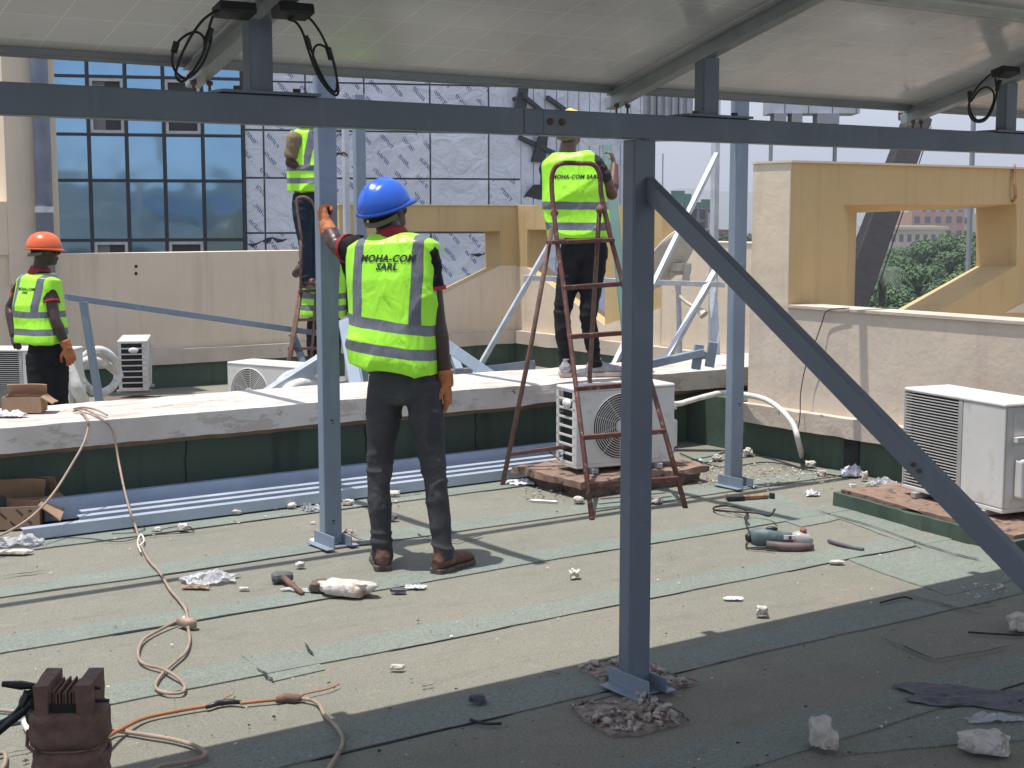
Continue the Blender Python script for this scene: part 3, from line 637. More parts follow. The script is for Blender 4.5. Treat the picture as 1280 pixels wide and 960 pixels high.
q.build('loose_bracket', M['film_gap_dark'], tw, local=True)
for (x, y, w_, h_) in ((676, 185, .55, .9), (668, 240, .9, .5), (648, 122, .5, 1.0)):
    q = MB(); c0 = fp(x, y); f0 = max(0, (c0[0]-FX1)); q.prism([(c0[0]-w_/2, f0*.75-.2, c0[1]-h_/2), (c0[0]+w_/2, f0*.75-.2+w_*.7, c0[1]-h_/2), (c0[0]+w_*.7, f0*.75-.2+w_*.7, c0[1]+h_/2), (c0[0], f0*.75-.2, c0[1]+h_/2)], (.03, -.08, 0)); q.build('gap_shade', M['film_gap_dark'], tw, local=True)  # dark slabs carry the shade of the open cladding holes as colour

# ribbed white screen on a roof further back, seen above the beam
rb = empty('ribbed_roof_screen', gd(820, 140, 60), YAW-R(6), label='white ribbed metal screen with lettering shadows above the beam beside the glass tower', cat='screen')
m = MB(); s60 = 60/1800
m.bb((-92*s60, 0, -1.2), (46*s60, .3, 2.6)); m.build('screen', M['ribbed'], rb, local=True)
m = MB()
for i in range(15): x = (-88+i*9)*s60; m.bb((x, -.14, -1.2), (x+.13, -.001, 2.6))
m.build('rib', M['windowframe'], rb, local=True)
m = MB(); m.bb((-88*s60, .35, -17), (-56*s60, 4, -1.3)); m.build('wall', M['greywall'], rb, local=True)
rb['label'] = 'white ribbed metal screen above the long beam beside the glass tower'
# rooftop plant level to the right above the beam
rp = empty('rooftop_canopy', gd(1010, 140, 55), YAW, label='pale rooftop canopy with boxes seen just above the long beam', cat='canopy')
s55 = 55/1800; m = MB()
m.bb((-48*s55, 0, -.05), (65*s55, 1.5, .55)); m.build('canopy_slab', M['ribbed'], rp, local=True)
m = MB()
for x, w_, h_ in ((-42, 14, .5), (-20, 12, .35), (12, 26, .4)): m.bb((x*s55, -.2, -.05-h_), ((x+w_)*s55, .9, -.06))
m.build('roof_box', M['greywall'], rp, local=True)
m = MB(); m.bb((-44*s55, .5, -18), (-40*s55, .7, -.45)); m.bb((40*s55, .9, -18), (44*s55, 1.1, -.06)); m.build('column', M['greywall'], rp, local=True)
# ================================================================== city
def ondist(px, py, D): return gd(px, py, D)
def cityblock(name, px0, px1, ytop, D, mat, label, floors=3, cols=6, depth=12, roof=None, group=None, zb=-15):
    a = gd(px0, ytop, D); b_ = gd(px1, ytop, D); c = (a+b_)/2; wd = (b_-a).length; zt_ = a.z
    r = empty(name, (c.x, c.y, zb), YAW, label=label, cat='building', group=group)
    H_ = zt_-zb; k = MB(); k.bb((-wd/2, 0, 0), (wd/2, depth, H_)); k.build('wall', mat, r, local=True)
    fh = 3.2; n = 0
    for f in range(floors):
        z1 = H_-1.0-f*fh
        for cidx in range(cols):
            x = -wd/2+wd*(cidx+.5)/cols; ww = wd/cols*.5
            k = MB(); k.bb((x-ww/2, -.12, z1-1.5), (x+ww/2, .05, z1)); k.build('window', M['farwindow'], r, local=True)
    if roof: k = MB(); k.bb((-wd/2-.5, -.6, H_+.01), (wd/2+.5, depth+.5, H_+.7)); k.build('roof', roof, r, local=True)
    return r
cityblock('far_building', 1140, 1206, 265, 330, M['orangewall'], 'terracotta coloured building seen at top of the right wall opening', 2, 5, 14)
cityblock('far_building', 1092, 1182, 287, 300, M['creamwall'], 'cream building with a row of small square windows behind the trees in the opening', 1, 9, 12, M['creamwall'])
cityblock('far_building', 1100, 1142, 271, 380, M['greywall'], 'grey flat block left of the terracotta building', 2, 4, 12)
cityblock('far_building', 1150, 1218, 258, 430, M['greywall'], 'blue grey roofed block behind the terracotta building', 1, 6, 12, basic('blue_grey_roof', (.16, .20, .30), None, .6))
cityblock('far_building', 1200, 1320, 267, 360, M['creamwall'], 'pale city block behind the right jamb of the ochre frame', 2, 6, 12)
cityblock('far_building', 884, 912, 287, 210, M['redroof'], 'brown roofed house low behind the satellite dish', 1, 3, 10)
cityblock('far_building', 903, 932, 289, 240, M['redroof'], 'brown walled house beside the right rear post', 1, 3, 10)
cityblock('far_building', 818, 850, 283, 260, M['creamwall'], 'small cream house between trees left of the unfinished tower', 1, 3, 10)
# blocks of the city on the camera's side, mirrored in the tower glass
for i, (x, y, w_, d_, h_, mt) in enumerate(((-30, -70, 34, 16, 21, 'creamwall'), (12, -95, 26, 18, 26, 'greywall'), (45, -60, 20, 14, 17.5, 'beige'), (-75, -50, 30, 20, 24, 'orangewall'), (80, -110, 40, 18, 22, 'creamwall'), (-5, -45, 14, 12, 15.5, 'conc'))):
    r = empty('street_building', (x, y, -15), i*.3, label=['cream block behind the camera', 'tall grey block behind the camera', 'beige block behind the camera at right', 'terracotta block behind the camera at left', 'wide cream block far behind the camera', 'low concrete block close behind the camera'][i], cat='building')
    k = MB(); k.bb((-w_/2, -d_/2, 0), (w_/2, d_/2, h_)); k.build('wall', M[mt], r, local=True)
    for f in range(int(h_/3.2)-1):
        k = MB(); k.bb((-w_/2+1, d_/2, 2+f*3.2), (w_/2-1, d_/2+.06, 3.5+f*3.2)); k.build('window_band', M['farwindow'], r, local=True)
# unfinished concrete tower under green nets
D = 240; s_ = D/1800; c = gd(862, 268, D)
ut = empty('unfinished_tower', (c.x, c.y, -15), YAW+R(14), label='unfinished concrete tower with open storeys and green netting on top', cat='building')
top = gd(862, 243, D).z+15
m = MB(); nfl = 10; fh = 2.15
for f in range(nfl):
    z = top-2-f*fh; m.bb((-4.6, 0, z-.35), (4.9, 9, z))
for i in range(7):
    x = -4.5+i*1.53; m.bb((x-.2, .15, 0), (x+.2, .6, top-2.3))
m.build('floor_slab', M['conc'], ut, local=True)
m = MB(); m.bb((-4.3, 1.6, 0), (4.6, 8.5, top-2.4)); m.build('interior_shade', M['concdark'], ut, local=True)  # solid block; the shade between the floor slabs is put into its colour
m = MB()
for x, w_, z0, h_ in ((-4.7, 1.3, -2.6, 2.5), (-3.3, 2.3, -2.0, 2.6), (-.9, 1.1, -2.4, 2.5), (.3, 1.6, -2.2, .9), (2.0, 2.9, -2.0, 1.2)): m.bb((x, -.25, top+z0), (x+w_, .1, top+z0+h_))
m.build('safety_net', M['net'], ut, local=True)
m = MB()
for i in range(9): m.bb((-4.4+i*1.1, .3, top-2), (-4.32+i*1.1, .38, top-2+random.uniform(.6, 1.6)))
m.build('starter_bar', M['concdark'], ut, local=True)
m = MB(); m.bb((3.2, -.3, 0), (4.3, .0, top-3.0)); m.build('stair_core', M['creamwall'], ut, local=True)
c = gd(828, 240, 300); m = MB(); m.tube([(c.x, c.y, -15), (c.x, c.y, gd(828, 192, 300).z)], .18, 6); o = m.build('radio_mast', M['greywall']); tag(o, 'thin grey mast standing against the sky left of the unfinished tower', 'mast')
c = gd(1215, 200, 42)
m = MB(); m.tube([(c.x, c.y, -15), (c.x, c.y, 10)], .075, 10); o = m.build('lamp_pole', M['greywall']); tag(o, 'slim grey pole rising behind the ochre frame at the right', 'pole')
# distant hills
def hill(px0, px1, ypk, D, seed, mat):
    mb = MB(); n = 60; vs = []; fs = []
    for i in range(n+1):
        f = i/n; px = px0+(px1-px0)*f; h = math.sin(f*math.pi)**.7*(1+.25*noise.noise(Vector((f*6, seed, 0))))
        top_ = gd(px, 268-(268-ypk)*h, D); ft = gd(px, 268, D*.8); bk = gd(px, 268, D*1.2)
        vs += [(ft.x, ft.y, -16), (top_.x, top_.y, top_.z), (bk.x, bk.y, -16)]
    for i in range(n):
        for j in range(2): a = i*3+j; fs.append((a, a+1, a+4, a+3))
    mb.add(vs, fs); return struct('hill', mb, mat)
M['hill'] = basic('wooded_hill', (.07, .10, .06), (.12, .13, .08), .95, 0, .004, .02, .3)
hill(700, 1060, 238, 2400, 1, M['hill']); hill(980, 1700, 252, 2600, 4, M['hill']); hill(-600, 800, 250, 2500, 7, M['hill'])
# ------------------------------------------------------------------ trees beyond the roof
def leafcloud(rnd, clumps, nleaf, size):
    mb = MB(); vs = []; fs = []
    for (c, r, sq) in clumps:
        for _ in range(int(nleaf*r*r)):
            while True:
                d = Vector((rnd.gauss(0, 1), rnd.gauss(0, 1), rnd.gauss(0, 1)))
                if d.length > .01: break
            d.normalize(); rr = r*(rnd.random()**.35); p = Vector(c)+Vector((d.x*rr, d.y*rr, d.z*rr*sq))
            nrm = (d+Vector((rnd.uniform(-.7, .7), rnd.uniform(-.7, .7), rnd.uniform(-.2, 1.0)))).normalized()
            a = nrm.orthogonal().normalized(); a = Matrix.Rotation(rnd.uniform(0, 6.28), 3, nrm) @ a; b = nrm.cross(a); s = size*rnd.uniform(.6, 1.4); o = len(vs)
            vs += [p-a*s, p-b*s*.5+nrm*s*.1, p+a*s, p+b*s*.5+nrm*s*.1]; fs.append((o, o+1, o+2, o+3))
    mb.add(vs, fs); return mb
def make_tree(h, r, seed, leaf, label):
    rnd = random.Random(seed); rt_ = empty('broadleaf_tree', (0, 0, 0), label=label, cat='tree')
    t = MB(); t.tube([(0, 0, 0), (rnd.uniform(-.2, .2), 0, h*.3), (rnd.uniform(-.4, .4), rnd.uniform(-.3, .3), h*.6)], [r*.09, r*.07, r*.045], 8); cl = []
    for i in range(24):
        a = rnd.uniform(0, 6.28); q = rnd.random()**.5*r*.85; z = h*rnd.uniform(.48, .98); k = rnd.uniform(.15, .32)*r*(1.1-.35*abs(z/h-.7))
        c = (math.cos(a)*q*(1.15-(z/h-.45)), math.sin(a)*q, z-k*.4); cl.append((c, k, .75)); t.tube([(0, 0, h*.42), (c[0]*.5, c[1]*.5, h*.5+c[2]*.15), c], [r*.045, r*.03, r*.012], 6)
    t.build('trunk', M['trunk'], rt_, local=True, smooth=True); leafcloud(rnd, cl, 620, .15).build('crown', leaf, rt_, local=True); return rt_
protos = [make_tree(12.5, 4.6, 3, M['leaf'], 't'), make_tree(13, 4.2, 5, M['leafdark'], 't'), make_tree(11.5, 4.4, 8, M['leafbright'], 't')]
tl = [(1090, 322, 140, 1, 'dark tree at the left edge of the right wall opening'), (1128, 312, 150, 0, 'mid green tree left of centre in the wall opening'), (1160, 305, 165, 1, 'dark rounded tree below the cream building'),
      (1188, 291, 135, 0, 'tallest tree in the right wall opening'), (1218, 300, 130, 1, 'tree touching the right jamb of the wall opening'), (1158, 328, 108, 1, 'layered dark tree in the middle of the wall opening'),
      (1124, 362, 84, 2, 'bright light green tree at the foot of the wall opening'), (1080, 356, 88, 0, 'bushy tree by the boom foot in the opening'), (1200, 330, 100, 0, 'leafy tree above the slanted sill of the opening'),
      (1100, 340, 118, 0, 'small green tree behind the palm'), (832, 288, 110, 1, 'dark tree between the front post and the brace'), (752, 322, 65, 0, 'green tree seen through the far side opening behind the ladder'),
      (906, 288, 170, 1, 'tiny far tree beside the right rear post'), (1250, 305, 120, 0, 'tree hidden partly by the right pillar of the frame'), (1150, 372, 76, 1, 'low dark tree just above the wall top in the opening'), (735, 335, 60, 1, 'dark shrubby tree low behind the ladder worker'),
      (1110, 330, 130, 1, 'dark tree crown directly left of the palm'), (1140, 340, 100, 0, 'rounded crown between the palm and the opening centre'), (1180, 345, 92, 1, 'dark crown low in the opening below the tallest tree'), (1172, 318, 125, 0, 'mid green crown just under the terracotta building'),
      (1205, 312, 115, 1, 'dark crown beside the slim pole in the opening'), (1100, 375, 72, 0, 'low leafy crown at the bottom left of the opening'), (1175, 368, 74, 2, 'pale green crown meeting the slanted sill'), (1145, 318, 140, 1, 'dark crown under the row of small square windows')]
for i, (px, py, D, k, lb) in enumerate(tl):
    r = copy_tree(protos[k]); p = gd(px, py, D); hgt = [12.5, 13, 11.5][k]; sc = max(.25, (p.z+15)/hgt)
    r.location = (p.x, p.y, -15); r.scale = (min(sc, .9 if D < 90 else 1.1),)*2+(sc,); r.rotation_euler = (0, 0, i*1.7); r['label'] = lb
for q in protos:
    for ch in list(q.children): bpy.data.objects.remove(ch)
    bpy.data.objects.remove(q)
# palm
p = gd(1103, 340, 70); pr = empty('palm_tree', (p.x, p.y, -15), label='palm tree with drooping fronds in the right wall opening', cat='palm tree')
H_ = p.z+15; m = MB(); m.tube([(0, 0, 0), (.15, 0, H_*.5), (0, 0, H_)], [.3, .2, .17], 8); m.build('trunk', M['trunk'], pr, local=True, smooth=True)
m = MB(); rnd = random.Random(4)
for i in range(26):
    a = i*2.4; el = rnd.uniform(.1, 1.3); L = rnd.uniform(1.3, 1.9); pts = []
    for s in range(9):
        f = s/8; pts.append(Vector((math.cos(a)*L*f*math.cos(el*.6), math.sin(a)*L*f*math.cos(el*.6), H_+L*f*math.sin(el)*.8-1.35*f*f)))
    for s in range(1, 8):
        d = (pts[s+1]-pts[s]).normalized(); sd = d.cross(Vector((0, 0, 1))).normalized()
        for q in (-1, 1):
            for z in (0, .5): b0 = pts[s].lerp(pts[s+1], z); e = b0+sd*q*.42*(1-.5*s/8)+d*.2-Vector((0, 0, .16)); m.add([b0-d*.035, b0+d*.035, e], [(0, 1, 2)])
m.build('fronds', M['leafgrey'], pr, local=True)
# crane boom behind the frame
a = gd(1146, 150, 30); b_ = gd(1062, 380, 24)
cb = empty('crane_boom', (b_.x, b_.y, b_.z), label='dark rusted crane boom leaning up behind the ochre frame', cat='crane boom')
d = (a-b_).normalized(); m = MB(); m.beam(b_-d*9, a, .50, .42, FWD); m.build('boom', M['boom'], cb, bevel=.03)
m = MB(); sd = d.cross(FWD).normalized()
for q in (-.17, -.06, .05, .16): m.tube([b_-FWD*.28+sd*q, (a+b_)/2-FWD*.30+sd*(q+.02), a-FWD*.28+sd*q], .022, 6)
m.build('hydraulic_hose', M['black'], cb)
m = MB(); m.ball(a+d*.12+sd*.18, .16); m.ball(a+d*.3-sd*.05, .13); m.beam(a-sd*.3, a+sd*.35+d*.1, .3, .16); m.beam(a+sd*.33-d*.3, a+sd*.36+d*.4, .14, .18); m.build('boom_head', M['rustdark'], cb, bevel=.02)
m = MB(); m.tube([a-sd*.34+d*.1, b_-sd*.38], .012, 5); m.build('cable', M['black'], cb)
# ================================================================== STEEL FRAME AND SOLAR PANELS
rnd = random.Random(11)
YB = 3.64
def base_cleats(root, x, y, hw=.046, s=1.0):
    m = MB(); m.bb((x-.062, y-.075, .004), (x+.062, y+.07, .012)); m.build('base_plate', M['steel'], root, bevel=.002)
    for q, y0, y1, h in ((-1, -.135, .075, .062), (1, -.115, .045, .050)):
        xo = x+q*(hw+.0015)
        m = MB(); m.bb((xo, y+y0, .0125), (xo+q*.006, y+y1, .0125+h)); m.bb((xo+q*.0062, y+y0, .0125), (xo+q*.045, y+y1, .0185)); m.build('angle_cleat', M['steel'], root, bevel=.0015)
def cpost(name, x, y, z1, wx, wy, mat, label, group=None, z0=.0):
    r = empty(name, (x, y, z0), label=label, cat='post', group=group)
    # C section open towards +x / back, web on the left
    m = MB(); t = .006
    m.bb((x-wx/2, y-wy/2, z0+.015), (x+wx/2, y-wy/2+t, z1)); m.bb((x-wx/2, y-wy/2+t, z0+.015), (x-wx/2+t, y+wy/2, z1)); m.bb((x+wx/2-t, y-wy/2+t, z0+.015), (x+wx/2, y+wy/2, z1))
    m.bb((x-wx/2+t, y+wy/2-t, z0+.015), (x-wx/2+t*3, y+wy/2, z1)); m.bb((x+wx/2-t*3, y+wy/2-t, z0+.015), (x+wx/2-t, y+wy/2, z1))
    m.build('channel', mat, r, bevel=.003)
    return r
pc = cpost('steel_post', 3.032, YB, 1.838, .086, .062, M['steel_dark'], 'thick dark blue grey steel post in the foreground carrying the long beam')
base_cleats(pc, 3.032, YB, .043)
pL = cpost('steel_post', 3.19, 6.13, 2.60, .092, .058, M['steel'], 'blue grey steel post held by the worker in the blue helmet'); base_cleats(pL, 3.19, 6.13)
pR = cpost('steel_post', 5.85, 6.13, 2.60, .092, .058, M['steel'], 'blue grey steel post standing near the right wall corner'); base_cleats(pR, 5.85, 6.13)
def boltholes(root, pts):
    for p in pts:
        m = MB(); p = Vector(p); m.box(p, (.016, .002, .006)); m.box(p+Vector((.004, -.0003, -.014)), (.008, .002, .004)); m.build('bolt_slot', M['tar'], root)
def bolts(root, pts, ax=(0, -1, 0), r=.009, name='bolt'):
    for p in pts:
        m = MB(); a = Vector(ax); m.lathe(Vector(p), [(r*.2, 0), (r, 0), (r, .007), (r*.5, .0075), (r*.5, .013), (.0005, .013)], a, 8); m.build(name, M['rustdark'], root)
boltholes(pL, [(3.19, 6.1005, .62), (3.19, 6.1005, .13), (3.19, 6.1005, 1.55)]); boltholes(pR, [(5.86, 6.1005, .5)])
hb = empty('long_steel_beam', (3, YB, 1.84), label='long blue grey steel beam running across the whole view under the panels', cat='beam')
m = MB(); m.channel((-1.2, YB, 1.880), (2.62, YB, 1.880), .07, .078, .006, (0, 0, -1)); m.build('beam_section', M['steel_dark'], hb, bevel=.003)
m = MB(); m.channel((2.6215, YB, 1.880), (7.5, YB, 1.880), .07, .078, .006, (0, 0, -1)); m.build('beam_section', M['steel_dark'], hb, bevel=.003)
m = MB(); m.bb((2.55, YB-.039, 1.845), (2.62, YB-.0351, 1.915)); m.bb((2.6215, YB-.039, 1.845), (2.72, YB-.0351, 1.915)); m.build('splice_plate', M['steel_dark'], hb)
bolts(hb, [(2.645, YB-.039, 1.882), (2.69, YB-.039, 1.882)], r=.011)
br = empty('diagonal_brace', (3.05, 1.3, 0), label='dark blue grey diagonal brace falling from the foreground post to the lower right', cat='brace')
pa = gx(797, 220, 3.05); pb = gx(1259, 694, 3.05); dd = (pb-pa).normalized(); pa = pa-dd*.035; pe = pb+dd*1.05
m = MB(); m.channel(pa, pe, .036, .061, .005, (0, 0, -1)); m.build('channel', M['steel_dark'], br, bevel=.003)
bq = [pa+dd*(L_)+Vector((-.018, 0, 0)) for L_ in (1.45, 1.475, 1.9)]
bolts(br, bq, (-1, 0, 0), .006, 'bolt_hole')
# short stubs on the beam
for x, lb in ((1.70, 'short steel stub on the beam between the two left cable loops'), (3.33, 'short steel stub on the beam above the foreground post'), (4.93, 'short steel stub on the beam beside the right cable loop')):
    r = empty('steel_stub', (x, YB, 1.92), label=lb, cat='post', group='short stubs between beam and panel rails')
    m = MB(); m.channel((x, YB+.01, 1.93), (x, YB+.01, 2.118), .05, .066, .005, (1, 0, 0)); m.build('channel', M['steel_dark'], r, bevel=.002)
    m = MB(); m.bb((x-.13, YB-.05, 1.9205), (x+.16, YB+.05, 1.9285)); m.build('foot_plate', M['steel_dark'], r, bevel=.001)
    for bx in (x-.075, x+.10): m = MB(); m.lathe((bx, YB-.02, 1.94), [(.001, 0), (.011, 0), (.011, -.01), (.006, -.01), (.006, -.05), (.001, -.05)], n=8); m.build('bolt', M['rustdark'], r)
# panel array tilted 15 degrees, falling away from the camera
TA = R(15); YE = 4.12; ZE = 2.03
def pp(x, s, h=0.0):   # s metres up the slope from the far edge, h above the underside
    return Vector((x, YE-s*math.cos(TA)-h*math.sin(TA), ZE+s*math.sin(TA)+h*math.cos(TA)))
PWX = 1.60; PL = .95
XS = [1.72-PWX*3, 1.72-PWX*2, 1.72-PWX, 1.72, 1.72+PWX, 1.72+2*PWX, 1.72+3*PWX, 1.72+4*PWX]
rail_z = -.052
def panel_label(i, j):
    c = ['beyond the left picture edge, third bay', 'beyond the left picture edge, second bay', 'left of the two leftmost cable loops', 'between the leftmost stub and the middle rail', 'between the middle rail and the right stub', 'right of the right stub', 'beyond the right picture edge'][i]
    return 'solar panel underside '+c+(', lowest far row' if j == 0 else ', '+['', 'next row up', 'third row up', 'topmost row'][j])
for i in range(len(XS)-1):
    for j in range(4):
        x0, x1 = XS[i]+.006, XS[i+1]-.006; s0, s1 = j*(PL+.003), j*(PL+.003)+PL
        place = {0: 'front row', 1: 'second row', 2: 'third row', 3: 'fourth row'}[j]
        r = empty('solar_panel', pp((x0+x1)/2, s0), label=panel_label(i, j), cat='solar panel', group='solar panels overhead')
        m = MB(); pts = [(x0+.02, s0+.02), (x1-.02, s0+.02), (x1-.02, s1-.02), (x0+.02, s1-.02)]
        lo = [pp(x, s, .022) for x, s in pts]; hi = [pp(x, s, .027) for x, s in pts]
        m.add(lo+hi, [(3, 2, 1, 0), (4, 5, 6, 7), (0, 1, 5, 4), (1, 2, 6, 5), (2, 3, 7, 6), (3, 0, 4, 7)])
        m.build('backsheet', M['backsheet'], r)
        m = MB(); c = [pp(x, s, .0275) for x, s in pts]; c2 = [pp(x, s, .033) for x, s in pts]; m.add(c+c2, [(3, 2, 1, 0), (4, 5, 6, 7), (0, 1, 5, 4), (1, 2, 6, 5), (2, 3, 7, 6), (3, 0, 4, 7)]); m.build('cell_layer', M['cells'], r)
        m = MB(); up = Vector((0, -math.sin(TA), math.cos(TA))); q = .018
        for a_, b_ in (((x0, s0+q/2), (x1, s0+q/2)), ((x0, s1-q/2), (x1, s1-q/2))): m.beam(pp(*a_, .019), pp(*b_, .019), q, .038, up)
        for a_, b_ in (((x0+q/2, s0+q), (x0+q/2, s1-q)), ((x1-q/2, s0+q), (x1-q/2, s1-q))): m.beam(pp(*a_, .019), pp(*b_, .019), q, .038, up)
        # inner lip of the frame
        m.beam(pp(x0+q, s0+.026, .0015), pp(x1-q, s0+.026, .0015), .017, .003, up); m.beam(pp(x0+q, s1-.026, .0015), pp(x1-q, s1-.026, .0015), .017, .003, up)
        m.beam(pp(x0+.026, s0+.035, .0015), pp(x0+.026, s1-.035, .0015), .017, .003, up); m.beam(pp(x1-.026, s0+.035, .0015), pp(x1-.026, s1-.035, .0015), .017, .003, up)
        m.build('panel_frame', M['alu'], r)
PROWS = {0: 'lowest', 1: 'second', 2: 'third', 3: 'topmost'}
for i, x in enumerate(XS[1:-1]):
    lb = ['rail under the panels at far left', 'galvanised rail under the panels left of the leftmost stub', 'galvanised rail under the panels above the two left cable loops', 'galvanised rail sloping down to the middle stub', 'galvanised rail sloping down to the right stub beside the cable loop', 'rail under the panels at far right'][i]
    r = empty('panel_rail', pp(x, 0, rail_z), label=lb, cat='rail', group='rails carrying the solar panels')
    m = MB(); up = Vector((0, -math.sin(TA), math.cos(TA))); m.beam(pp(x, -.03, -.026), pp(x, 3.9, -.026), .048, .0445, up); m.build('rail', M['rail'], r, bevel=.003)
    m = MB(); m.beam(pp(x-.034, .0, -.0035), pp(x-.034, 3.9, -.0035), .02, .006, up); m.beam(pp(x+.034, .0, -.0035), pp(x+.034, 3.9, -.0035), .02, .006, up); m.build('rail_lip', M['rail'], r)
    for q in (-.017, .017):
        m = MB(); b0 = pp(x+q*1.5, .05, -.05); m.tube([b0, b0-Vector((0, 0, .045))], .0045, 6); m.tube([b0-Vector((0, 0, .002)), b0-Vector((0, 0, .014))], .010, 6); m.build('bolt', M['rustdark'], r)
# purlin above further back (near the top of the view)
m = MB(); up = Vector((0, -math.sin(TA), math.cos(TA)))
# junction boxes and loops of black cable
def cable_loop(px, py, Y, jx, jy, pts, label, jpx=None):
    jb = empty('junction_cable', gy(jx, jy, Y), label=label, cat='cable')
    mb = MB(); c = gy(jx, jy, Y); mb.box(c, (.10, .06, .028), Matrix.Rotation(-TA, 3, 'X')); mb.build('junction_box', M['black'], jb, bevel=.004)
    k = 0
    for seg, rr in pts:
        mb = MB(); Q = smooth_path([gy(x, y, Y+dy) for x, y, dy in seg], 5); mb.tube(Q, rr, 7); mb.build('cable', M['black'], jb, smooth=True)
    return jb
def smooth_path(P, k=5, closed=False):
    P = [Vector(p) for p in P]; n = len(P); out = []
    for i in range(n if closed else n-1):
        p0, p1, p2, p3 = (P[(i-1) % n], P[i], P[(i+1) % n], P[(i+2) % n]) if closed else (P[max(i-1, 0)], P[i], P[i+1], P[min(i+2, n-1)])
        for j in range(k):
            t = j/k; out.append(.5*((2*p1)+(p2-p0)*t+(2*p0-5*p1+4*p2-p3)*t*t+(3*p1-p0-3*p2+p3)*t**3))
    if not closed: out.append(P[-1])
    return out
yl = 3.50
cable_loop(0, 0, yl, 293, 13, [([(272, 12, 0), (255, 24, 0), (241, 42, -.01), (230, 62, -.02), (222, 82, -.02), (220, 95, -.02), (227, 102, -.02), (236, 96, -.01), (247, 80, 0), (256, 62, 0), (260, 46, 0), (262, 33, .01), (266, 20, .01)], .0036),
    ([(262, 36, 0), (264, 50, .01), (255, 76, .01), (243, 92, .01), (232, 98, .01), (220, 90, 0), (215, 76, 0), (219, 58, 0), (231, 45, 0), (245, 40, .01), (255, 48, .01), (254, 66, .02), (245, 84, .02), (234, 96, .02)], .0034),
    ([(221, 52, .0), (217, 66, .005)], .0085), ([(264, 35, .0), (258, 52, .005)], .008)], 'twisted black cable loop hanging left of the leftmost stub')
cable_loop(0, 0, yl, 366, 14, [([(372, 13, 0), (388, 24, 0), (400, 40, 0), (408, 56, 0), (415, 72, 0), (420, 92, 0), (423, 112, 0), (420, 119, 0), (410, 112, 0), (398, 95, 0), (390, 76, 0), (384, 58, .01), (378, 40, .01), (370, 28, .01), (360, 24, .01)], .0036),
    ([(386, 48, 0), (391, 68, .01), (400, 90, .01), (412, 110, .01), (420, 114, .01), (421, 98, .01), (417, 76, .01), (410, 62, .01), (400, 56, .01), (393, 60, .01), (392, 76, .01), (400, 96, .015), (415, 116, .015)], .0034),
    ([(382, 45, .0), (387, 62, .005)], .0075), ([(410, 60, .0), (414, 74, .005)], .0085)], 'drooping black cable loop hanging right of the leftmost stub')
cable_loop(0, 0, 3.45, 1257, 90, [([(1238, 93, 0), (1226, 104, 0), (1216, 118, 0), (1211, 132, 0), (1213, 146, 0), (1220, 152, 0), (1230, 151, 0), (1239, 140, 0), (1244, 126, 0), (1246, 112, 0), (1244, 98, .01)], .0042),
    ([(1213, 116, 0), (1212, 134, .01), (1219, 149, .01), (1232, 147, .01), (1241, 130, .01), (1242, 116, .01), (1234, 109, .01), (1224, 113, .01), (1216, 124, .01)], .0040), ([(1212, 114, 0), (1213, 127, .005)], .009), ([(1250, 100, 0), (1246, 114, .005)], .009)], 'round black cable loop hanging beside the right stub')
# unseen upper members of the row being built: they throw the thin shadows on the roof
bx = empty('row_beam', (4, 6.13, 2.6), label='steel beam across the tops of the two rear posts', cat='beam')
m = MB(); m.channel((-1.5, 6.13, 2.64), (7.6, 6.13, 2.64), .06, .08, .006); m.build('channel', M['steel'], bx, bevel=.003)
for x, lb in ((3.28, 'left sloping rafter over the rear posts'), (4.93, 'right sloping rafter over the rear posts')):
    r = empty('rafter', (x, 6.1, 2.7), label=lb, cat='rafter'); m = MB(); m.beam((x, 5.45, 2.85), (x, 9.0, 2.62), .06, .06); m.build('tube', M['steel'], r, bevel=.003)
# ------------------------------------------------------------------ steel channels stacked along the parapet
stack = [(7.08, .058, 1.98, 5.62, 'front steel channel lying along the parapet foot'), (7.20, .062, 2.3, 5.9, 'second steel channel lying along the parapet foot'), (7.32, .062, 2.35, 5.95, 'third steel channel lying along the parapet foot'), (7.46, .115, 2.2, 5.8, 'tall flat blue channel leaning nearest the green upstand')]
for i, (y, h, x0, x1, lb) in enumerate(stack):
    r = empty('steel_channel', (x0, y, 0), label=lb, cat='steel channel', group='steel channels stacked at the parapet')
    m = MB(); dy = .02*(i % 2)
    m.bb((x0, y-.04, .012), (x1, y-.035, .012+h)); m.bb((x0, y-.0345, .012+h-.005), (x1, y+.012, .012+h)); m.bb((x0, y-.0345, .0121), (x1, y+.03, .017)); m.build('channel', M['steel_light'] if i != 3 else basic('lavender_steel', (.36, .43, .56), (.30, .37, .49), .4), r, bevel=.0015)
    r.rotation_euler = (0, 0, R([.25, -.1, .12, -.15][i]))
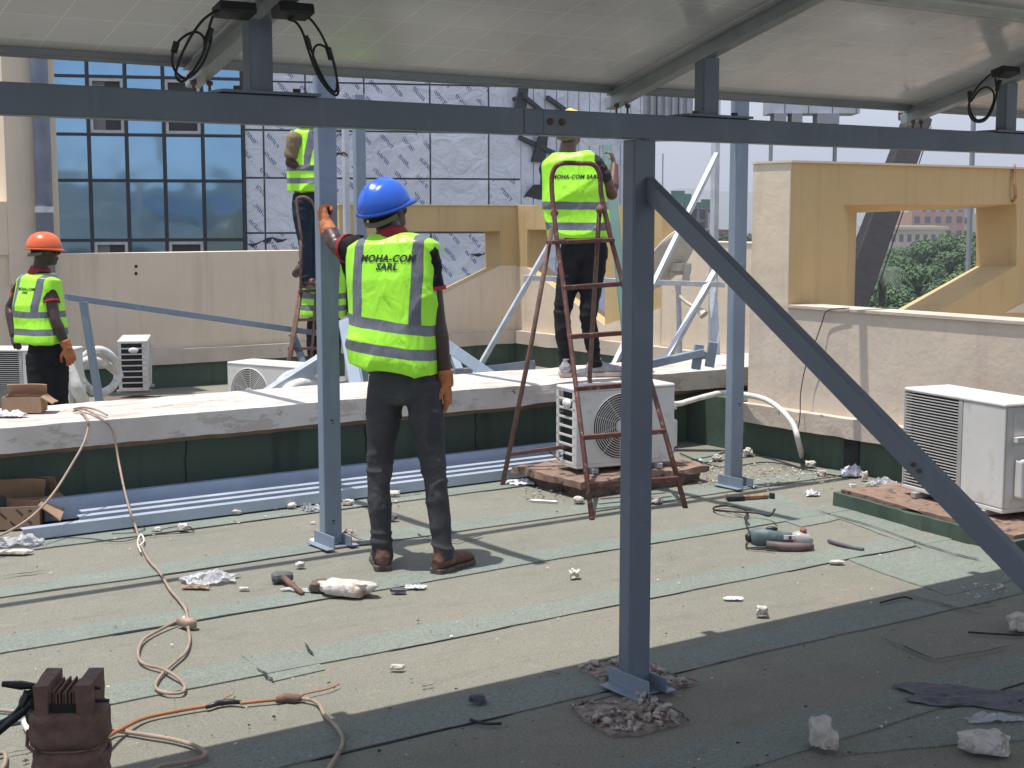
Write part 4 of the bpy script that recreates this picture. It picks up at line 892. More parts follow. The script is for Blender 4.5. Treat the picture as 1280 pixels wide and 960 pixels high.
# leaning green-grey post, spare posts in the zone behind
r = empty('leaning_post', (6.5, 7.8, .52), label='greenish steel post tilted beside the ladder and gripped by the worker', cat='post')
m = MB(); m.beam(gd(792, 500, 10.1), gd(757, 170, 10.35), .062, .115, FWD); m.build('channel', M['paintgreen'], r, bevel=.004)
m = MB(); m.box(gd(754, 178, 9.4), (.19, .05, .035), Matrix.Rotation(YAW, 3, 'Z')); m.box(gd(776, 176, 9.45), (.16, .04, .03), Matrix.Rotation(YAW, 3, 'Z')); m.build('top_bracket', M['galv'], r)
for (px, D, zt_, wd, lb, mt) in ((450, 12.2, 2.6, .095, 'blue grey post standing between the held post and the blue helmet', 'steel'), (433, 13.6, 2.6, .05, 'slim post directly right of the held post', 'galv'), (893, 12.8, 2.62, .055, 'slim galvanised upright beside the right rear post', 'galv')):
    p = gd(px, 268, D); r = empty('steel_post', (p.x, p.y, -.28), label=lb, cat='post'); m = MB(); m.bb((p.x-wd/2, p.y-.03, -.27), (p.x+wd/2, p.y+.03, zt_)); m.build('tube', M[mt], r, bevel=.004)
    m = MB(); m.bb((p.x-.1, p.y-.1, -.28), (p.x+.1, p.y+.1, -.269)); m.build('base_plate', M['steel'], r)
# galvanised tubes of the half-built frame behind
def stick(name, a, b, w_, h_, mat, label, cat='tube', chan=False, group=None):
    r = empty(name, (a+b)/2, label=label, cat=cat, group=group); m = MB()
    if chan: m.channel(a, b, w_, h_, .005, FWD)
    else: m.beam(a, b, w_, h_)
    m.build('channel' if chan else 'tube', M[mat], r, bevel=.003)
    m = MB(); d = (b-a).normalized(); m.beam(b-d*.002, b+d*.004, w_*1.06, h_*1.06); m.build('end_plate', M[mat], r); return r
stick('steel_tube', gd(588, 478, 12.4), gd(690, 300, 12.6), .042, .042, 'galv', 'bright galvanised tube slanting up behind the ladder left leg')
stick('steel_tube', gd(762, 468, 11.6), gd(896, 193, 12.6), .042, .042, 'galv', 'long bright tube slanting up past the dish to the slim upright')
stick('steel_tube', gd(654, 347, 12.55), gd(905, 356, 12.6), .045, .045, 'galv', 'horizontal galvanised tube running behind the ladder to the dish')
stick('steel_tube', gd(826, 462, 12.0), gd(895, 338, 12.7), .05, .05, 'galv', 'short slanting galvanised tube under the satellite dish')
stick('steel_tube', gd(890, 345, 12.8), gd(895, 452, 12.6), .07, .06, 'galv', 'thick galvanised upright under the end of the horizontal tube')
stick('steel_rail', gd(82, 371, 11.8), gd(400, 417, 13.2), .05, .055, 'steel', 'long blue grey rail sloping gently across the left background', 'rail', True)
for a, b_, lb in (((104, 378), (126, 512), 'left leg of the sloping rail beside the orange helmet worker'), ((366, 418), (386, 472), 'right leg of the sloping rail beside the far ladder')):
    stick('rail_leg', gd(*b_, 11.9 if a[0] < 200 else 13.0), gd(*a, 11.8 if a[0] < 200 else 13.05), .06, .05, 'steel', lb, 'leg', True)
stick('steel_tube', gd(322, 503, 11.4), gd(402, 452, 11.6), .13, .11, 'galv', 'dusty white box beam lying slanted beyond the coping', 'beam')
stick('steel_channel', gd(358, 500, 11.2), gd(440, 480, 11.4), .08, .06, 'steel', 'dirty channel end lying beneath the dusty box beam', 'steel channel', True)
stick('steel_channel', gd(432, 404, 11.8), gd(447, 488, 11.0), .10, .09, 'steel', 'blue channel standing slanted between the held post and the vest', 'steel channel', True)
stick('steel_channel', gd(556, 430, 11.6), gd(625, 478, 11.0), .09, .06, 'steel', 'blue grey channel slanting down right of the worker arm', 'steel channel', True)
stick('steel_channel', gd(562, 470, 11.3), gd(590, 482, 11.0), .06, .05, 'steel', 'short channel end poking up beyond the coping behind the glove', 'steel channel', True)
stick('steel_channel', gd(558, 470, 13.4), gd(668, 456, 13.3), .09, .07, 'steel_dark', 'dark channel lying on the lower roof floor below the corner', 'steel channel', True)
stick('steel_tube', gd(568, 448, 13.2), gd(574, 464, 13.0), .07, .06, 'steel', 'short stub leg under the channel near the worker arm')
# grey folded bracket on the parapet coping
pb_ = gz(885, 460, .52); r = empty('folded_bracket', pb_, label='pale grey folded bracket with upright lugs lying on the coping end', cat='bracket')
m = MB(); a, b_ = gd(800, 462, 9.75), gd(880, 440, 9.7); m.beam(a+Vector((0, 0, .02)), b_, .10, .05); m.build('arm', M['steel'], r, bevel=.004)
m = MB()
for x, y in ((872, 446), (889, 443)): c = gd(x, y, 9.72); m.box(c, (.06, .05, .17), Matrix.Rotation(YAW, 3, 'Z') @ Matrix.Rotation(R(8), 3, 'Y'))
m.box(gd(880, 444, 9.72), (.10, .045, .05), Matrix.Rotation(YAW, 3, 'Z')); m.build('lug', M['steel'], r, bevel=.004)
# ------------------------------------------------------------------ satellite dish
dc = gd(846, 330, 12.9); r = empty('satellite_dish', gd(880, 455, 12.9), label='beige satellite dish seen from behind with a curved feed arm', cat='satellite dish')
ax = (UP*.60-RGT*.66+FWD*.50).normalized(); u = ax.cross(FWD).normalized(); v = ax.cross(u); rings = []
for k in range(9):
    f = k/8; rr = .30*f+.002; rings.append([dc+ax*(.095*f*f)+(u*math.cos(2*math.pi*j/40)*rr*1.08+v*math.sin(2*math.pi*j/40)*rr) for j in range(40)])
vs = [p for q in rings for p in q]; m = MB(); fs = [(i*40+j, i*40+(j+1) % 40, (i+1)*40+(j+1) % 40, (i+1)*40+j) for i in range(8) for j in range(40)]; m.add(vs, fs)
o = m.build('reflector', M['dish'], r, smooth=True); sd = o.modifiers.new('s', 'SOLIDIFY'); sd.thickness = .008
m = MB(); m.tube([q*1.0 for q in rings[-1]], .009, 6, closed=True); m.build('rim', M['dish'], r, smooth=True)
m = MB(); bk = dc-ax*.05; m.box(bk, (.17, .10, .07)); m.box(bk-ax*.07+UP*-.02, (.05, .05, .18)); m.beam(bk-UP*.06-RGT*.1, bk-UP*.04+RGT*.09, .03, .04); m.build('mount_bracket', M['dish'], r, bevel=.005)
m = MB(); m.tube(smooth_path([gd(846, 355, 12.85), gd(848, 368, 12.8), gd(858, 378, 12.75), gd(868, 384, 12.7), gd(878, 390, 12.65)], 4), .016, 8); m.build('feed_arm', M['dish'], r, smooth=True)
m = MB(); m.tube([gd(872, 384, 12.66), gd(880, 394, 12.62)], [.016, .045], 10); m.build('feed_horn', M['dish'], r)
m = MB(); m.tube([gd(848, 350, 12.9), gd(850, 462, 12.9)], .024, 10); m.build('mast', M['galv'], r)
# ------------------------------------------------------------------ air conditioner outdoor units
def ac_unit(name, loc, rz, L, Dp, H_, label, front='fan', fanx=.62, left=True, feet=True, cat='air conditioner', tilt=None):
    r = empty(name, loc, rz, label=label, cat=cat)
    b = MB(); z0 = .03
    # casing built as a shell: panels around a dark core
    t = .012
    core = MB(); core.bb((-L/2+.03, -Dp/2+.03, z0+.03), (L/2-.03, Dp/2-.03, z0+H_-.03)); core.build('coil', M['acdark'], r, local=True)
    top = MB(); top.bb((-L/2-.004, -Dp/2-.004, z0+H_-.022), (L/2+.004, Dp/2+.004, z0+H_)); top.build('top_cover', M['acwhite'], r, local=True, bevel=.010)
    bot = MB(); bot.bb((-L/2, -Dp/2, z0), (L/2, Dp/2, z0+.025)); bot.build('base_pan', M['acwhite'], r, local=True, bevel=.006)
    zb_, zt_ = z0+.0255, z0+H_-.0225
    def grille(name, x0, x1, yf, mat, nh=24, nv=3):
        q = MB()
        for i in range(nh): z = zb_+.012+(zt_-zb_-.024)*i/(nh-1); q.bb((x0, yf, z-.0022), (x1, yf+.006, z+.0022))
        for i in range(nv): x = x0+(x1-x0)*i/(nv-1); q.bb((x-.003, yf+.0065, zb_), (x+.003, yf+.014, zt_))
        q.build(name, mat, r, local=True)
    if front == 'fan':
        R0 = min(H_*.42, L*.30); cx_ = -L/2+L*fanx-.08; cz = z0+H_/2
        # front sheet with a round hole
        n = 40; outer = []; inner = []
        loops = [[Vector((-L/2, zb_, 0)), Vector((L/2, zb_, 0)), Vector((L/2, zt_, 0)), Vector((-L/2, zt_, 0))], [Vector((cx_+R0*math.cos(2*math.pi*j/n), cz+R0*math.sin(2*math.pi*j/n), 0)) for j in range(n)]]
        tri = tessellate_polygon(loops); pts = loops[0]+loops[1]; q = MB(); q.add([(p.x, -Dp/2, p.y) for p in pts], tri); k = q.build('front_panel', M['acwhite'], r, local=True); sm = k.modifiers.new('s', 'SOLIDIFY'); sm.thickness = .012; sm.offset = -1 if True else 1
        q = MB(); q.lathe((cx_, -Dp/2+.05, cz), [(R0, 0), (R0+.002, .052), (R0-.006, .056), (R0-.008, 0)], (0, -1, 0), 48); q.build('fan_shroud', M['acwhite'], r, local=True)
        q = MB()
        for i in range(12): rr = R0*(.22+.76*i/11); q.tube([Vector((cx_+rr*math.cos(2*math.pi*j/36), -Dp/2-.012+.004*(rr/R0), cz+rr*math.sin(2*math.pi*j/36))) for j in range(36)], .0030, 4, closed=True)
        for i in range(10): a = i*math.pi/5; q.tube([(cx_+R0*.2*math.cos(a), -Dp/2-.010, cz+R0*.2*math.sin(a)), (cx_+R0*1.01*math.cos(a+.25), -Dp/2-.004, cz+R0*1.01*math.sin(a+.25))], .0019, 4)
        q.build('fan_guard', M['acwhite'], r, local=True)
        q = MB(); q.lathe((cx_, -Dp/2-.006, cz), [(R0*.2, 0), (R0*.2, .010), (.001, .012)], (0, -1, 0), 24); q.build('guard_badge', M['acwhite'], r, local=True)
        q = MB()
        for i in range(3):
            a = i*2.094+.4; u_ = Vector((math.cos(a), 0, math.sin(a))); v_ = Vector((-math.sin(a), 0, math.cos(a))); c_ = Vector((cx_, -Dp/2+.025, cz))
            q.add([c_+u_*R0*.2-v_*.02, c_+u_*R0*.93-v_*R0*.38+Vector((0, .02, 0)), c_+u_*R0*.93+v_*R0*.32-Vector((0, .012, 0)), c_+u_*R0*.25+v_*.05], [(0, 1, 2, 3)])
        k = q.build('fan_blade', M['acdark'], r, local=True); sm = k.modifiers.new('s', 'SOLIDIFY'); sm.thickness = .003
    else:
        xg = -L/2+L*.56
        q = MB(); q.bb((-L/2, -Dp/2, zb_), (-L/2+.012, -Dp/2+.02, zt_)); q.build('grille_frame', M['acgrey'], r, local=True)
        q = MB(); q.bb((xg, -Dp/2-.001, zb_), (xg+.03, -Dp/2+.02, zt_)); q.build('grille_frame', M['acgrey'], r, local=True)
        grille('front_grille', -L/2+.012, xg, -Dp/2, M['acwhite'], 32, 2)
        q = MB(); q.bb((xg+.031, -Dp/2, zb_), (L/2, -Dp/2+.012, zt_)); q.build('front_panel', M['acwhite'], r, local=True, bevel=.012)
    # left end with wide slots and a handle recess
    q = MB(); n = 8
    for i in range(n+1): z = zb_+(zt_-zb_)*i/n; q.bb((-L/2-.001, -Dp/2+.0125, z-.006), (-L/2+.009, Dp/2-.001, z+.006))
    q.bb((-L/2-.001, -Dp/2+.013, zb_+.007), (-L/2+.0085, -Dp/2+.05, zt_-.007)); q.bb((-L/2-.001, Dp/2-.03, zb_+.007), (-L/2+.0085, Dp/2-.001, zt_-.007)); q.build('side_slots', M['acwhite'], r, local=True)
    q = MB(); q.ball((-L/2-.002, -.01, zt_-.075), (.018, .05, .028)); q.build('side_handle', M['acwhite'], r, local=True, smooth=True)
    # right end sheet, valve cover, labels
    q = MB(); q.bb((L/2-.011, -Dp/2+.0125, zb_), (L/2, Dp/2-.0125, zt_)); q.build('end_panel', M['acwhite'], r, local=True)
    q = MB(); q.bb((L/2+.0005, -.085, zb_+.05), (L/2+.055, .08, zb_+.05+H_*.36)); q.build('valve_cover', M['acwhite'], r, local=True, bevel=.014)
    q = MB(); q.bb((L/2+.0005, -.10, zb_+H_*.60), (L/2+.035, .0, zb_+H_*.65)); q.bb((L/2+.0005, -.10, zb_+H_*.66), (L/2+.004, .0, zb_+H_*.86)); q.build('end_handle', M['acwhite'], r, local=True, bevel=.004)
    # rear mesh of the condenser
    q = MB()
    for i in range(24): x = -L/2+.02+(L-.04)*i/23; q.bb((x-.0015, Dp/2-.01, zb_), (x+.0015, Dp/2-.004, zt_))
    for i in range(7): z = zb_+(zt_-zb_)*i/6; q.bb((-L/2+.01, Dp/2-.0035, z-.002), (L/2-.01, Dp/2+.001, z+.002))
    q.build('rear_grille', M['acwhite'], r, local=True)
    if feet:
        for sx in (-1, 1):
            q = MB(); q.bb((sx*L*.33-.02, -Dp/2-.03, 0), (sx*L*.33+.02, Dp/2+.03, .0295)); q.build('mounting_foot', M['acgrey'], r, local=True, bevel=.003)
    return r
ac1 = ac_unit('air_conditioner_unit', (5.335, 6.60, .105), R(-9), .66, .25, .47, 'white air conditioner unit with round fan behind the ladder and front post', 'fan', .575)
ac2 = ac_unit('air_conditioner_unit', (6.19, 4.70, .10), R(-101), .76, .30, .55, 'large white air conditioner with wide louvred grille by the right wall', 'grille')
p = gd(168, 498, 14.2); ac3 = ac_unit('air_conditioner_unit', (p.x+.14, p.y+.33, -.16), YAW+R(101), .70, .28, .50, 'narrow end of white air conditioner on brown plinth beside the sloping rail', 'fan', .66)
p = gd(345, 520, 12.2); ac4 = ac_unit('air_conditioner_unit', (p.x, p.y, -.17), YAW+R(-32), .78, .32, .50, 'white air conditioner unit with dark fan hole half hidden beyond the coping', 'fan', .42)
p = gd(28, 520, 12.6); ac5 = ac_unit('air_conditioner_unit', (p.x, p.y, -.20), YAW+R(-4), 1.0, .34, .62, 'large white louvred air conditioner behind the orange helmet worker', 'grille')
# coils beside ac units: white insulated pipe
def pipe(name, pts, rad, mat, label, cat='pipe', k=5, n=10):
    m = MB(); m.tube(smooth_path(pts, k), rad, n); o = m.build(name, M[mat], smooth=True); return tag(o, label, cat)
pipe('insulated_pipe', [gd(98, 470, 13), gd(104, 448, 13), gd(122, 437, 13), (gd(140, 446, 13.1)), gd(148, 466, 13.2), gd(140, 484, 13.1), gd(122, 491, 13), gd(106, 480, 12.9), gd(100, 462, 12.9), gd(110, 450, 12.9), gd(132, 455, 13.1), gd(150, 470, 13.6)], .036, 'foam', 'looped white insulated pipe beside the narrow air conditioner')
pipe('insulated_pipe', [gd(84, 455, 12.3), gd(90, 470, 12.3), gd(97, 488, 12.3), gd(104, 500, 12.4)], .055, 'foam', 'thick wrapped white pipe hanging behind the orange glove')
pipe('insulated_pipe', [gd(345, 500, 11.5), gd(352, 480, 11.6), gd(368, 470, 11.7), gd(388, 471, 11.8), gd(405, 480, 11.9)], .055, 'foam', 'fat bent white insulated pipe beside the dusty box beam')
pipe('insulated_pipe', [gd(352, 503, 11.3), gd(360, 488, 11.4), gd(378, 479, 11.5), gd(396, 482, 11.6)], .05, 'foam', 'inner bent white insulated pipe under the larger one')
pipe('insulated_pipe', [gy(826, 503, 6.85), gy(846, 505, 6.95), gy(862, 501, 7.0), gy(884, 495, 7.05), gy(905, 491, 7.15), gx(935, 494, 6.68), gx(958, 500, 6.66), gx(978, 514, 6.62), gx(992, 532, 6.60), gx(998, 552, 6.60), gz(1003, 572, .03)], .018, 'foam', 'white insulated pipe running from the air conditioner along the right wall')
pipe('black_wire', [gx(1062, 385, 6.78), gx(1035, 388, 6.775), gx(1028, 402, 6.77), gx(1020, 425, 6.76), gx(1008, 455, 6.75), gx(1001, 490, 6.70), gx(1000, 520, 6.66), gx(996, 545, 6.66)], .0035, 'black', 'thin black wire hanging down the right wall face', 'wire', 5, 5)
pipe('stiff_cable', [gy(1268, 205, 6.64), gy(1268, 228, 6.62), gy(1268, 250, 6.62), gx(1250, 257, 9.2), gx(1243, 270, 9.18), gx(1237, 283, 9.17)], .012, 'woodtan', 'short tan cable poking out at the corner of the ochre frame', 'cable', 4, 6)
# plinths
def rubblebox(name, a, b, mat, amp, label, cat, seg=.045, seed=1, rz=0):
    a = Vector(a); b = Vector(b); c = (a+b)/2
    me = roughbox(a-c, b-c, seg, amp, seed, 9); o = mkobj(name, me, M[mat]); o.location = c; o.rotation_euler = (0, 0, rz); return tag(o, label, cat) if label else o
r = empty('concrete_plinth', (5.3, 6.6, 0), label='broken brown concrete plinth under the fan air conditioner', cat='plinth')
o = mkobj('upper_slab', roughbox((4.86, 6.33, .062), (5.86, 7.0, .104), .04, .009, 3, 8), M['brick'], r)
o = mkobj('lower_course', roughbox((4.93, 6.36, .0), (5.80, 6.95, .058), .04, .011, 7, 8), M['brownbase'], r)
r = empty('concrete_plinth', (6.2, 4.8, 0), label='brick coloured plinth with green sides under the louvred air conditioner', cat='plinth')
for nm, bx_, zz, mt, am in (('top_slab', ((-.33, -.64), (.36, .64)), (.078, .098), 'brick', .006), ('green_side', ((-.355, -.67), (.38, .67)), (-.01, .0775), 'green', .006)):
    o = mkobj(nm, roughbox((*bx_[0], zz[0]), (*bx_[1], zz[1]), .05, am, 5, 7), M[mt], r, local=True)
r.location = (6.17, 4.70, 0); r.rotation_euler = (0, 0, R(-8.9))
rubblebox('concrete_plinth', gd(178, 505, 13.9)+Vector((-.45, -.38, -.16)), gd(178, 505, 13.9)+Vector((.55, .45, 0.02)), 'brownbase', .009, 'low brown plinth under the narrow far air conditioner', 'plinth', .08, 2, YAW)
# ------------------------------------------------------------------ step ladders
def rail_pts(P): return smooth_path(P, 6)
ld = empty('step_ladder', gz(740, 650), label='rusty red brown tubular step ladder in front of the yellow helmet worker', cat='ladder')
gzp = [gz(740, 650), gz(857, 635), gz(628, 607), gz(742, 588)]
def ld_pt(px, py, D): return gd(px, py, D)
dF = [(gzp[i]-CAM).dot(FWD) for i in range(4)]
print('ladder depths', dF)
DT = 8.35
topL, topR = gd(697, 222, DT), gd(744, 222, DT+.05)
fl = [gzp[0]+Vector((0, 0, .0)), gd(722, 500, 8.1), gd(706, 370, 8.22), gd(696, 300, 8.3), gd(690, 240, DT), gd(691, 216, DT), gd(700, 205, DT), gd(722, 204, DT+.02), gd(742, 206, DT+.04), gd(750, 220, DT+.05), gd(752, 245, DT+.06), gd(764, 300, 8.4), gd(783, 370, 8.36), gd(819, 497, 8.26), gzp[1]]
m = MB(); m.tube(fl[:4]+smooth_path(fl[3:12], 5)[1:-1]+fl[11:], .0145, 10); m.build('front_frame', M['rust'], ld, smooth=True)
m = MB(); m.tube([gzp[2], gd(664, 430, 8.5), gd(690, 285, 8.4)], .0145, 10); m.build('rear_leg', M['rustdark'], ld, smooth=True)
m = MB(); m.tube([gzp[3], gd(737, 470, 8.55), gd(747, 300, 8.45), gd(750, 255, 8.42)], .0145, 10); m.build('rear_leg', M['rustdark'], ld, smooth=True)
def railx(y, left):   # where the front frame is at image height y
    if left: pts = [(740, 650), (722, 500), (706, 370), (696, 300)]
    else: pts = [(857, 635), (819, 497), (783, 370), (764, 300)]
    for (x0, y0), (x1, y1) in zip(pts, pts[1:]):
        if y1 <= y <= y0: return x0+(x1-x0)*(y-y0)/(y1-y0)
    return pts[-1][0]
for y in (607, 547, 486, 421, 360):
    f = (650-y)/430; yr = y-9*(y/607)
    DL = dF[0]+(DT-dF[0])*f; DR = dF[1]+(DT+.05-dF[1])*f
    a = gd(railx(y, True), y, DL); b_ = gd(railx(yr, False), yr, DR); m = MB(); m.beam(a, b_, .034, .026); m.build('tread', M['rust'], ld, bevel=.003)
m = MB(); a = gd(686, 303, 8.32); b_ = gd(764, 300, 8.42); m.beam(a, b_, .13, .022); m.build('top_step', M['rust'], ld, bevel=.003)
m = MB(); m.beam(gzp[2].lerp(gd(664, 430, 8.5), .22), gd(736, 554, 8.4), .022, .022); m.build('rear_brace', M['rust'], ld, bevel=.003)
m = MB(); m.ball(gd(750, 262, DT+.04), .026); m.ball(gd(693, 266, DT), .024); m.ball(gd(703, 300, 8.28), .019); m.build('hinge_weld', M['rustdark'], ld, smooth=True)
m = MB(); m.tube([gz(682, 560, .28), gd(690, 567, 8.3), gd(700, 575, 8.2)], .004, 5); m.build('restraint_wire', M['rust'], ld)
DD = 13.0; l2 = empty('step_ladder', gd(350, 540, DD), label='thin dark step ladder under the worker on the far left', cat='ladder')
for a, b_ in (((346, 500), (374, 362)), ((381, 500), (396, 362)), ((352, 475), (377, 362)), ((412, 505), (404, 362))):
    m = MB(); m.tube([gd(*a, DD+(.2 if a[0] in (381, 412) else -.1))+Vector((0, 0, -.3)), gd(*b_, DD)], .016, 8); m.build('leg', M['rustdark'], l2, smooth=True)
for y0, x0, x1 in ((364, 374, 406), (400, 367, 410), (436, 360, 411), (470, 353, 412)):
    m = MB(); m.beam(gd(x0, y0, DD), gd(x1, y0-1, DD), .1 if y0 == 364 else .03, .025); m.build('tread', M['rustdark'], l2)
m = MB(); m.tube(smooth_path([gd(377, 300, DD-.25), gd(371, 255, DD-.25), gd(374, 247, DD-.25), (gd(385, 248, DD-.25)), gd(394, 262, DD-.2), gd(400, 300, DD-.2), gd(405, 362, DD-.1)], 4), .013, 8); m.tube([gd(376, 300, DD-.25), gd(376, 362, DD-.1)], .013, 8); m.build('hand_hoop', M['rustdark'], l2, smooth=True)
# ------------------------------------------------------------------ things lying about the roof
def chunk(name, px, py, size, mat, label, cat, seed, z=0.0, flat=.5, rz=0, grp=None, spike=.35):
    bm = bmesh.new(); bmesh.ops.create_icosphere(bm, subdivisions=4, radius=1)
    sx, sy, sz = size
    for v in bm.verts:
        p = v.co.copy(); q = p*1.3+Vector((seed*3.1, seed, 0)); k = 1+spike*noise.noise(q)*1.6+spike*.5*noise.noise(q*3)+spike*.35*noise.noise(q*7); p = Vector([math.copysign(abs(c)**.62, c) for c in p]); v.co = Vector((p.x*sx*k*.92, p.y*sy*k*.92, max(p.z, -.55)*sz*k*.9))
    mn = min(v.co.z for v in bm.verts)
    for v in bm.verts: v.co.z -= mn+.001
    me = bpy.data.meshes.new(name); bm.to_mesh(me); bm.free(); o = mkobj(name, me, M[mat]); p = gz(px, py, z); o.location = (p.x, p.y, z+.010); o.rotation_euler = (0, 0, YAW+rz)
    for f in me.polygons: f.use_smooth = (spike < .5)
    return tag(o, label, cat, grp)
def sheet(name, px, py, size, mat, label, cat, seed, z=0.0, amp=.03, rz=0, fold=.5):
    # crumpled thin sheet: folded ridges, uneven outline
    n = 26; mb = MB(); vs = []
    for i in range(n+1):
        for j in range(n+1):
            u_, v_ = i/n-.5, j/n-.5; rr = math.sqrt(u_*u_+v_*v_)*2; an_ = math.atan2(v_, u_)
            q = Vector((u_*3+seed, v_*3, seed)); w1 = abs(noise.noise(q+noise.noise_vector(q*1.3)*.5)); w2 = abs(noise.noise(q*2.4+Vector((4, 4, 0))))
            h = (w1*1.6+w2*.8)*amp*max(.12, 1-rr*.62); cut = 1+.28*noise.noise(Vector((math.cos(an_)*1.8, math.sin(an_)*1.8, seed)))-.12*(rr > .8)*rr
            vs.append((u_*size[0]*cut+noise.noise(q*1.7)*amp*.45, v_*size[1]*cut+noise.noise(q*1.3+Vector((9, 0, 0)))*amp*.45, .002+h))
    mb.add(vs, [(i*(n+1)+j, (i+1)*(n+1)+j, (i+1)*(n+1)+j+1, i*(n+1)+j+1) for i in range(n) for j in range(n)])
    o = mb.build(name, M[mat]); s = o.modifiers.new('s', 'SOLIDIFY'); s.thickness = .002; p = gz(px, py, z); o.location = (p.x, p.y, z+.006); o.rotation_euler = (0, 0, YAW+rz); return tag(o, label, cat)
W_ = 'plaster'
chunk('plaster_lump', 432, 745, (.125, .062, .040), W_, 'large white lump of plaster with dirty edge in the middle of the roof', 'rubble', 2, rz=R(-12), spike=.22)
chunk('plaster_lump', 400, 741, (.05, .035, .03), 'brownbase', 'dark dirty brown lump touching the large white plaster lump', 'rubble', 5, spike=.3)
chunk('plaster_lump', 1228, 943, (.075, .05, .040), W_, 'wide pinkish white lump at the bottom right corner', 'rubble', 9, rz=R(-6), spike=.25)
chunk('plaster_lump', 1027, 938, (.038, .045, .052), 'plaster', 'rough pale lump topped with dirt near the bottom right', 'rubble', 12, spike=.35)
chunk('plaster_lump', 1275, 790, (.045, .04, .035), W_, 'pale lump at the right picture edge above the torn felt', 'rubble', 14)
chunk('plaster_lump', 935, 571, (.028, .03, .028), W_, 'white lump right of the right rear post foot', 'rubble', 15)
chunk('plaster_lump', 896, 577, (.032, .028, .022), W_, 'pale stone left of the right rear post', 'rubble', 16, spike=.3)
chunk('plaster_lump', 1013, 585, (.03, .03, .022), W_, 'white lump near the pipe foot at the right wall', 'rubble', 17)
chunk('plaster_lump', 1028, 596, (.03, .026, .018), 'gravel', 'grey stone beside white crumbs by the right wall', 'rubble', 18)
chunk('plaster_lump', 1066, 613, (.024, .024, .02), W_, 'white cube-like lump before the brick plinth corner', 'rubble', 19, spike=.2)
chunk('plaster_lump', 1081, 602, (.02, .022, .032), W_, 'upright white piece beside the blue plastic scrap', 'rubble', 20, spike=.3)
chunk('plaster_lump', 1046, 706, (.035, .02, .008), W_, 'small flat white flake in front of the grinder', 'rubble', 21, spike=.2)
chunk('plaster_lump', 953, 772, (.024, .022, .024), 'plaster', 'small dirty white pebble near the shadow edge', 'rubble', 22)
chunk('plaster_lump', 497, 840, (.028, .012, .012), W_, 'small white crumb in the sunny foreground left of the front post', 'rubble', 23, spike=.2)
chunk('plaster_lump', 718, 724, (.02, .022, .02), W_, 'small white crumb left of the front post middle', 'rubble', 24, spike=.5)
chunk('plaster_lump', 375, 711, (.02, .016, .014), W_, 'small white crumb above the dark hammer head', 'rubble', 25)
chunk('plaster_lump', 724, 630-0, (.03, .03, .02), W_, 'white lump on the strip beside the ladder foot', 'rubble', 26)
chunk('plaster_lump', 820, 630, (.035, .03, .02), W_, 'white lump right of the front post beside the ladder', 'rubble', 27)
chunk('plaster_lump', 290, 645, (.055, .018, .018), W_, 'elongated white foam piece at the channel stack foot', 'rubble', 28, rz=R(4), spike=.2)
chunk('plaster_lump', 338, 638, (.040, .018, .018), W_, 'white block left of the held post at the channel stack', 'rubble', 29, spike=.2)
chunk('plaster_lump', 365, 637, (.024, .018, .018), W_, 'small white block close left of the held post', 'rubble', 30, spike=.2)
chunk('plaster_lump', 492, 622, (.04, .018, .016), W_, 'white rubble piece between the legs of the worker', 'rubble', 31)
chunk('plaster_lump', 435, 633, (.03, .025, .02), W_, 'white crumb just right of the held post', 'rubble', 32)
chunk('plaster_lump', 229, 665, (.022, .018, .02), W_, 'little white crumb right of the cord knot', 'rubble', 33)
chunk('plaster_lump', 197, 666, (.02, .016, .012), W_, 'tiny white crumb next to the cord knot', 'rubble', 34)
chunk('plaster_lump', 17, 694, (.09, .030, .012), W_, 'flat white slab fragment at the left edge below the boxes', 'rubble', 35, spike=.15)
chunk('plaster_lump', 61, 672, (.035, .03, .02), 'plastic', 'small clear plastic scrap before the channel stack', 'scrap', 36)
chunk('dark_pebble', 598, 881, (.026, .018, .016), 'tarscrap', 'grey pebble in the shade left of the front post', 'pebble', 37)
chunk('plaster_lump', 305, 739, (.022, .014, .006), W_, 'small white flake right of the crumpled plastic', 'rubble', 38, spike=.2)
chunk('dark_pebble', 490, 652, (.03, .02, .02), 'tarscrap', 'dark pebble behind the left boot', 'pebble', 39)
sheet('paper_scrap', 519, 737, (.10, .05), 'paper', 'twisted white paper scrap in front of the boots', 'paper', 41, amp=.022)
chunk('dark_scrap', 498, 743, (.035, .018, .012), 'tarscrap', 'flat grey scrap left of the twisted paper', 'scrap', 42, spike=.2)
sheet('paper_scrap', 917, 751, (.085, .04), 'paper', 'flat white paper scrap near the shadow edge', 'paper', 43, amp=.010)
sheet('paper_scrap', 1015, 620, (.09, .08), 'paper', 'crumpled white paper ball above the grinder', 'paper', 44, amp=.04)
sheet('paper_scrap', 652, 606, (.17, .12), 'paper', 'crumpled white tissue at the left corner of the brown plinth', 'paper', 45, amp=.04)
sheet('plastic_scrap', 1066, 596, (.13, .13), 'film_plain', 'bluish plastic scrap against the green foot of the right wall', 'plastic', 46, amp=.08)
sheet('plastic_scrap', 1102, 607, (.20, .12), 'plastic', 'crumpled clear plastic before the louvred air conditioner', 'plastic', 47, amp=.05)
sheet('plastic_scrap', 262, 728, (.27, .16), 'plastic', 'crumpled clear plastic bag beside the tan cord', 'plastic', 48, amp=.045, rz=R(15))
sheet('brown_scrap', 245, 737, (.14, .045), 'cardboard', 'torn brown cardboard scrap under the crumpled plastic', 'cardboard', 49, amp=.015, rz=R(-3))
sheet('plastic_scrap', 22, 683, (.26, .15), 'plastic', 'heap of crumpled clear plastic in front of the cardboard box', 'plastic', 50, amp=.07)
sheet('plastic_scrap', 405, 678, (.16, .10), 'paper', 'white film scraps around the held post foot', 'plastic', 51, amp=.02)
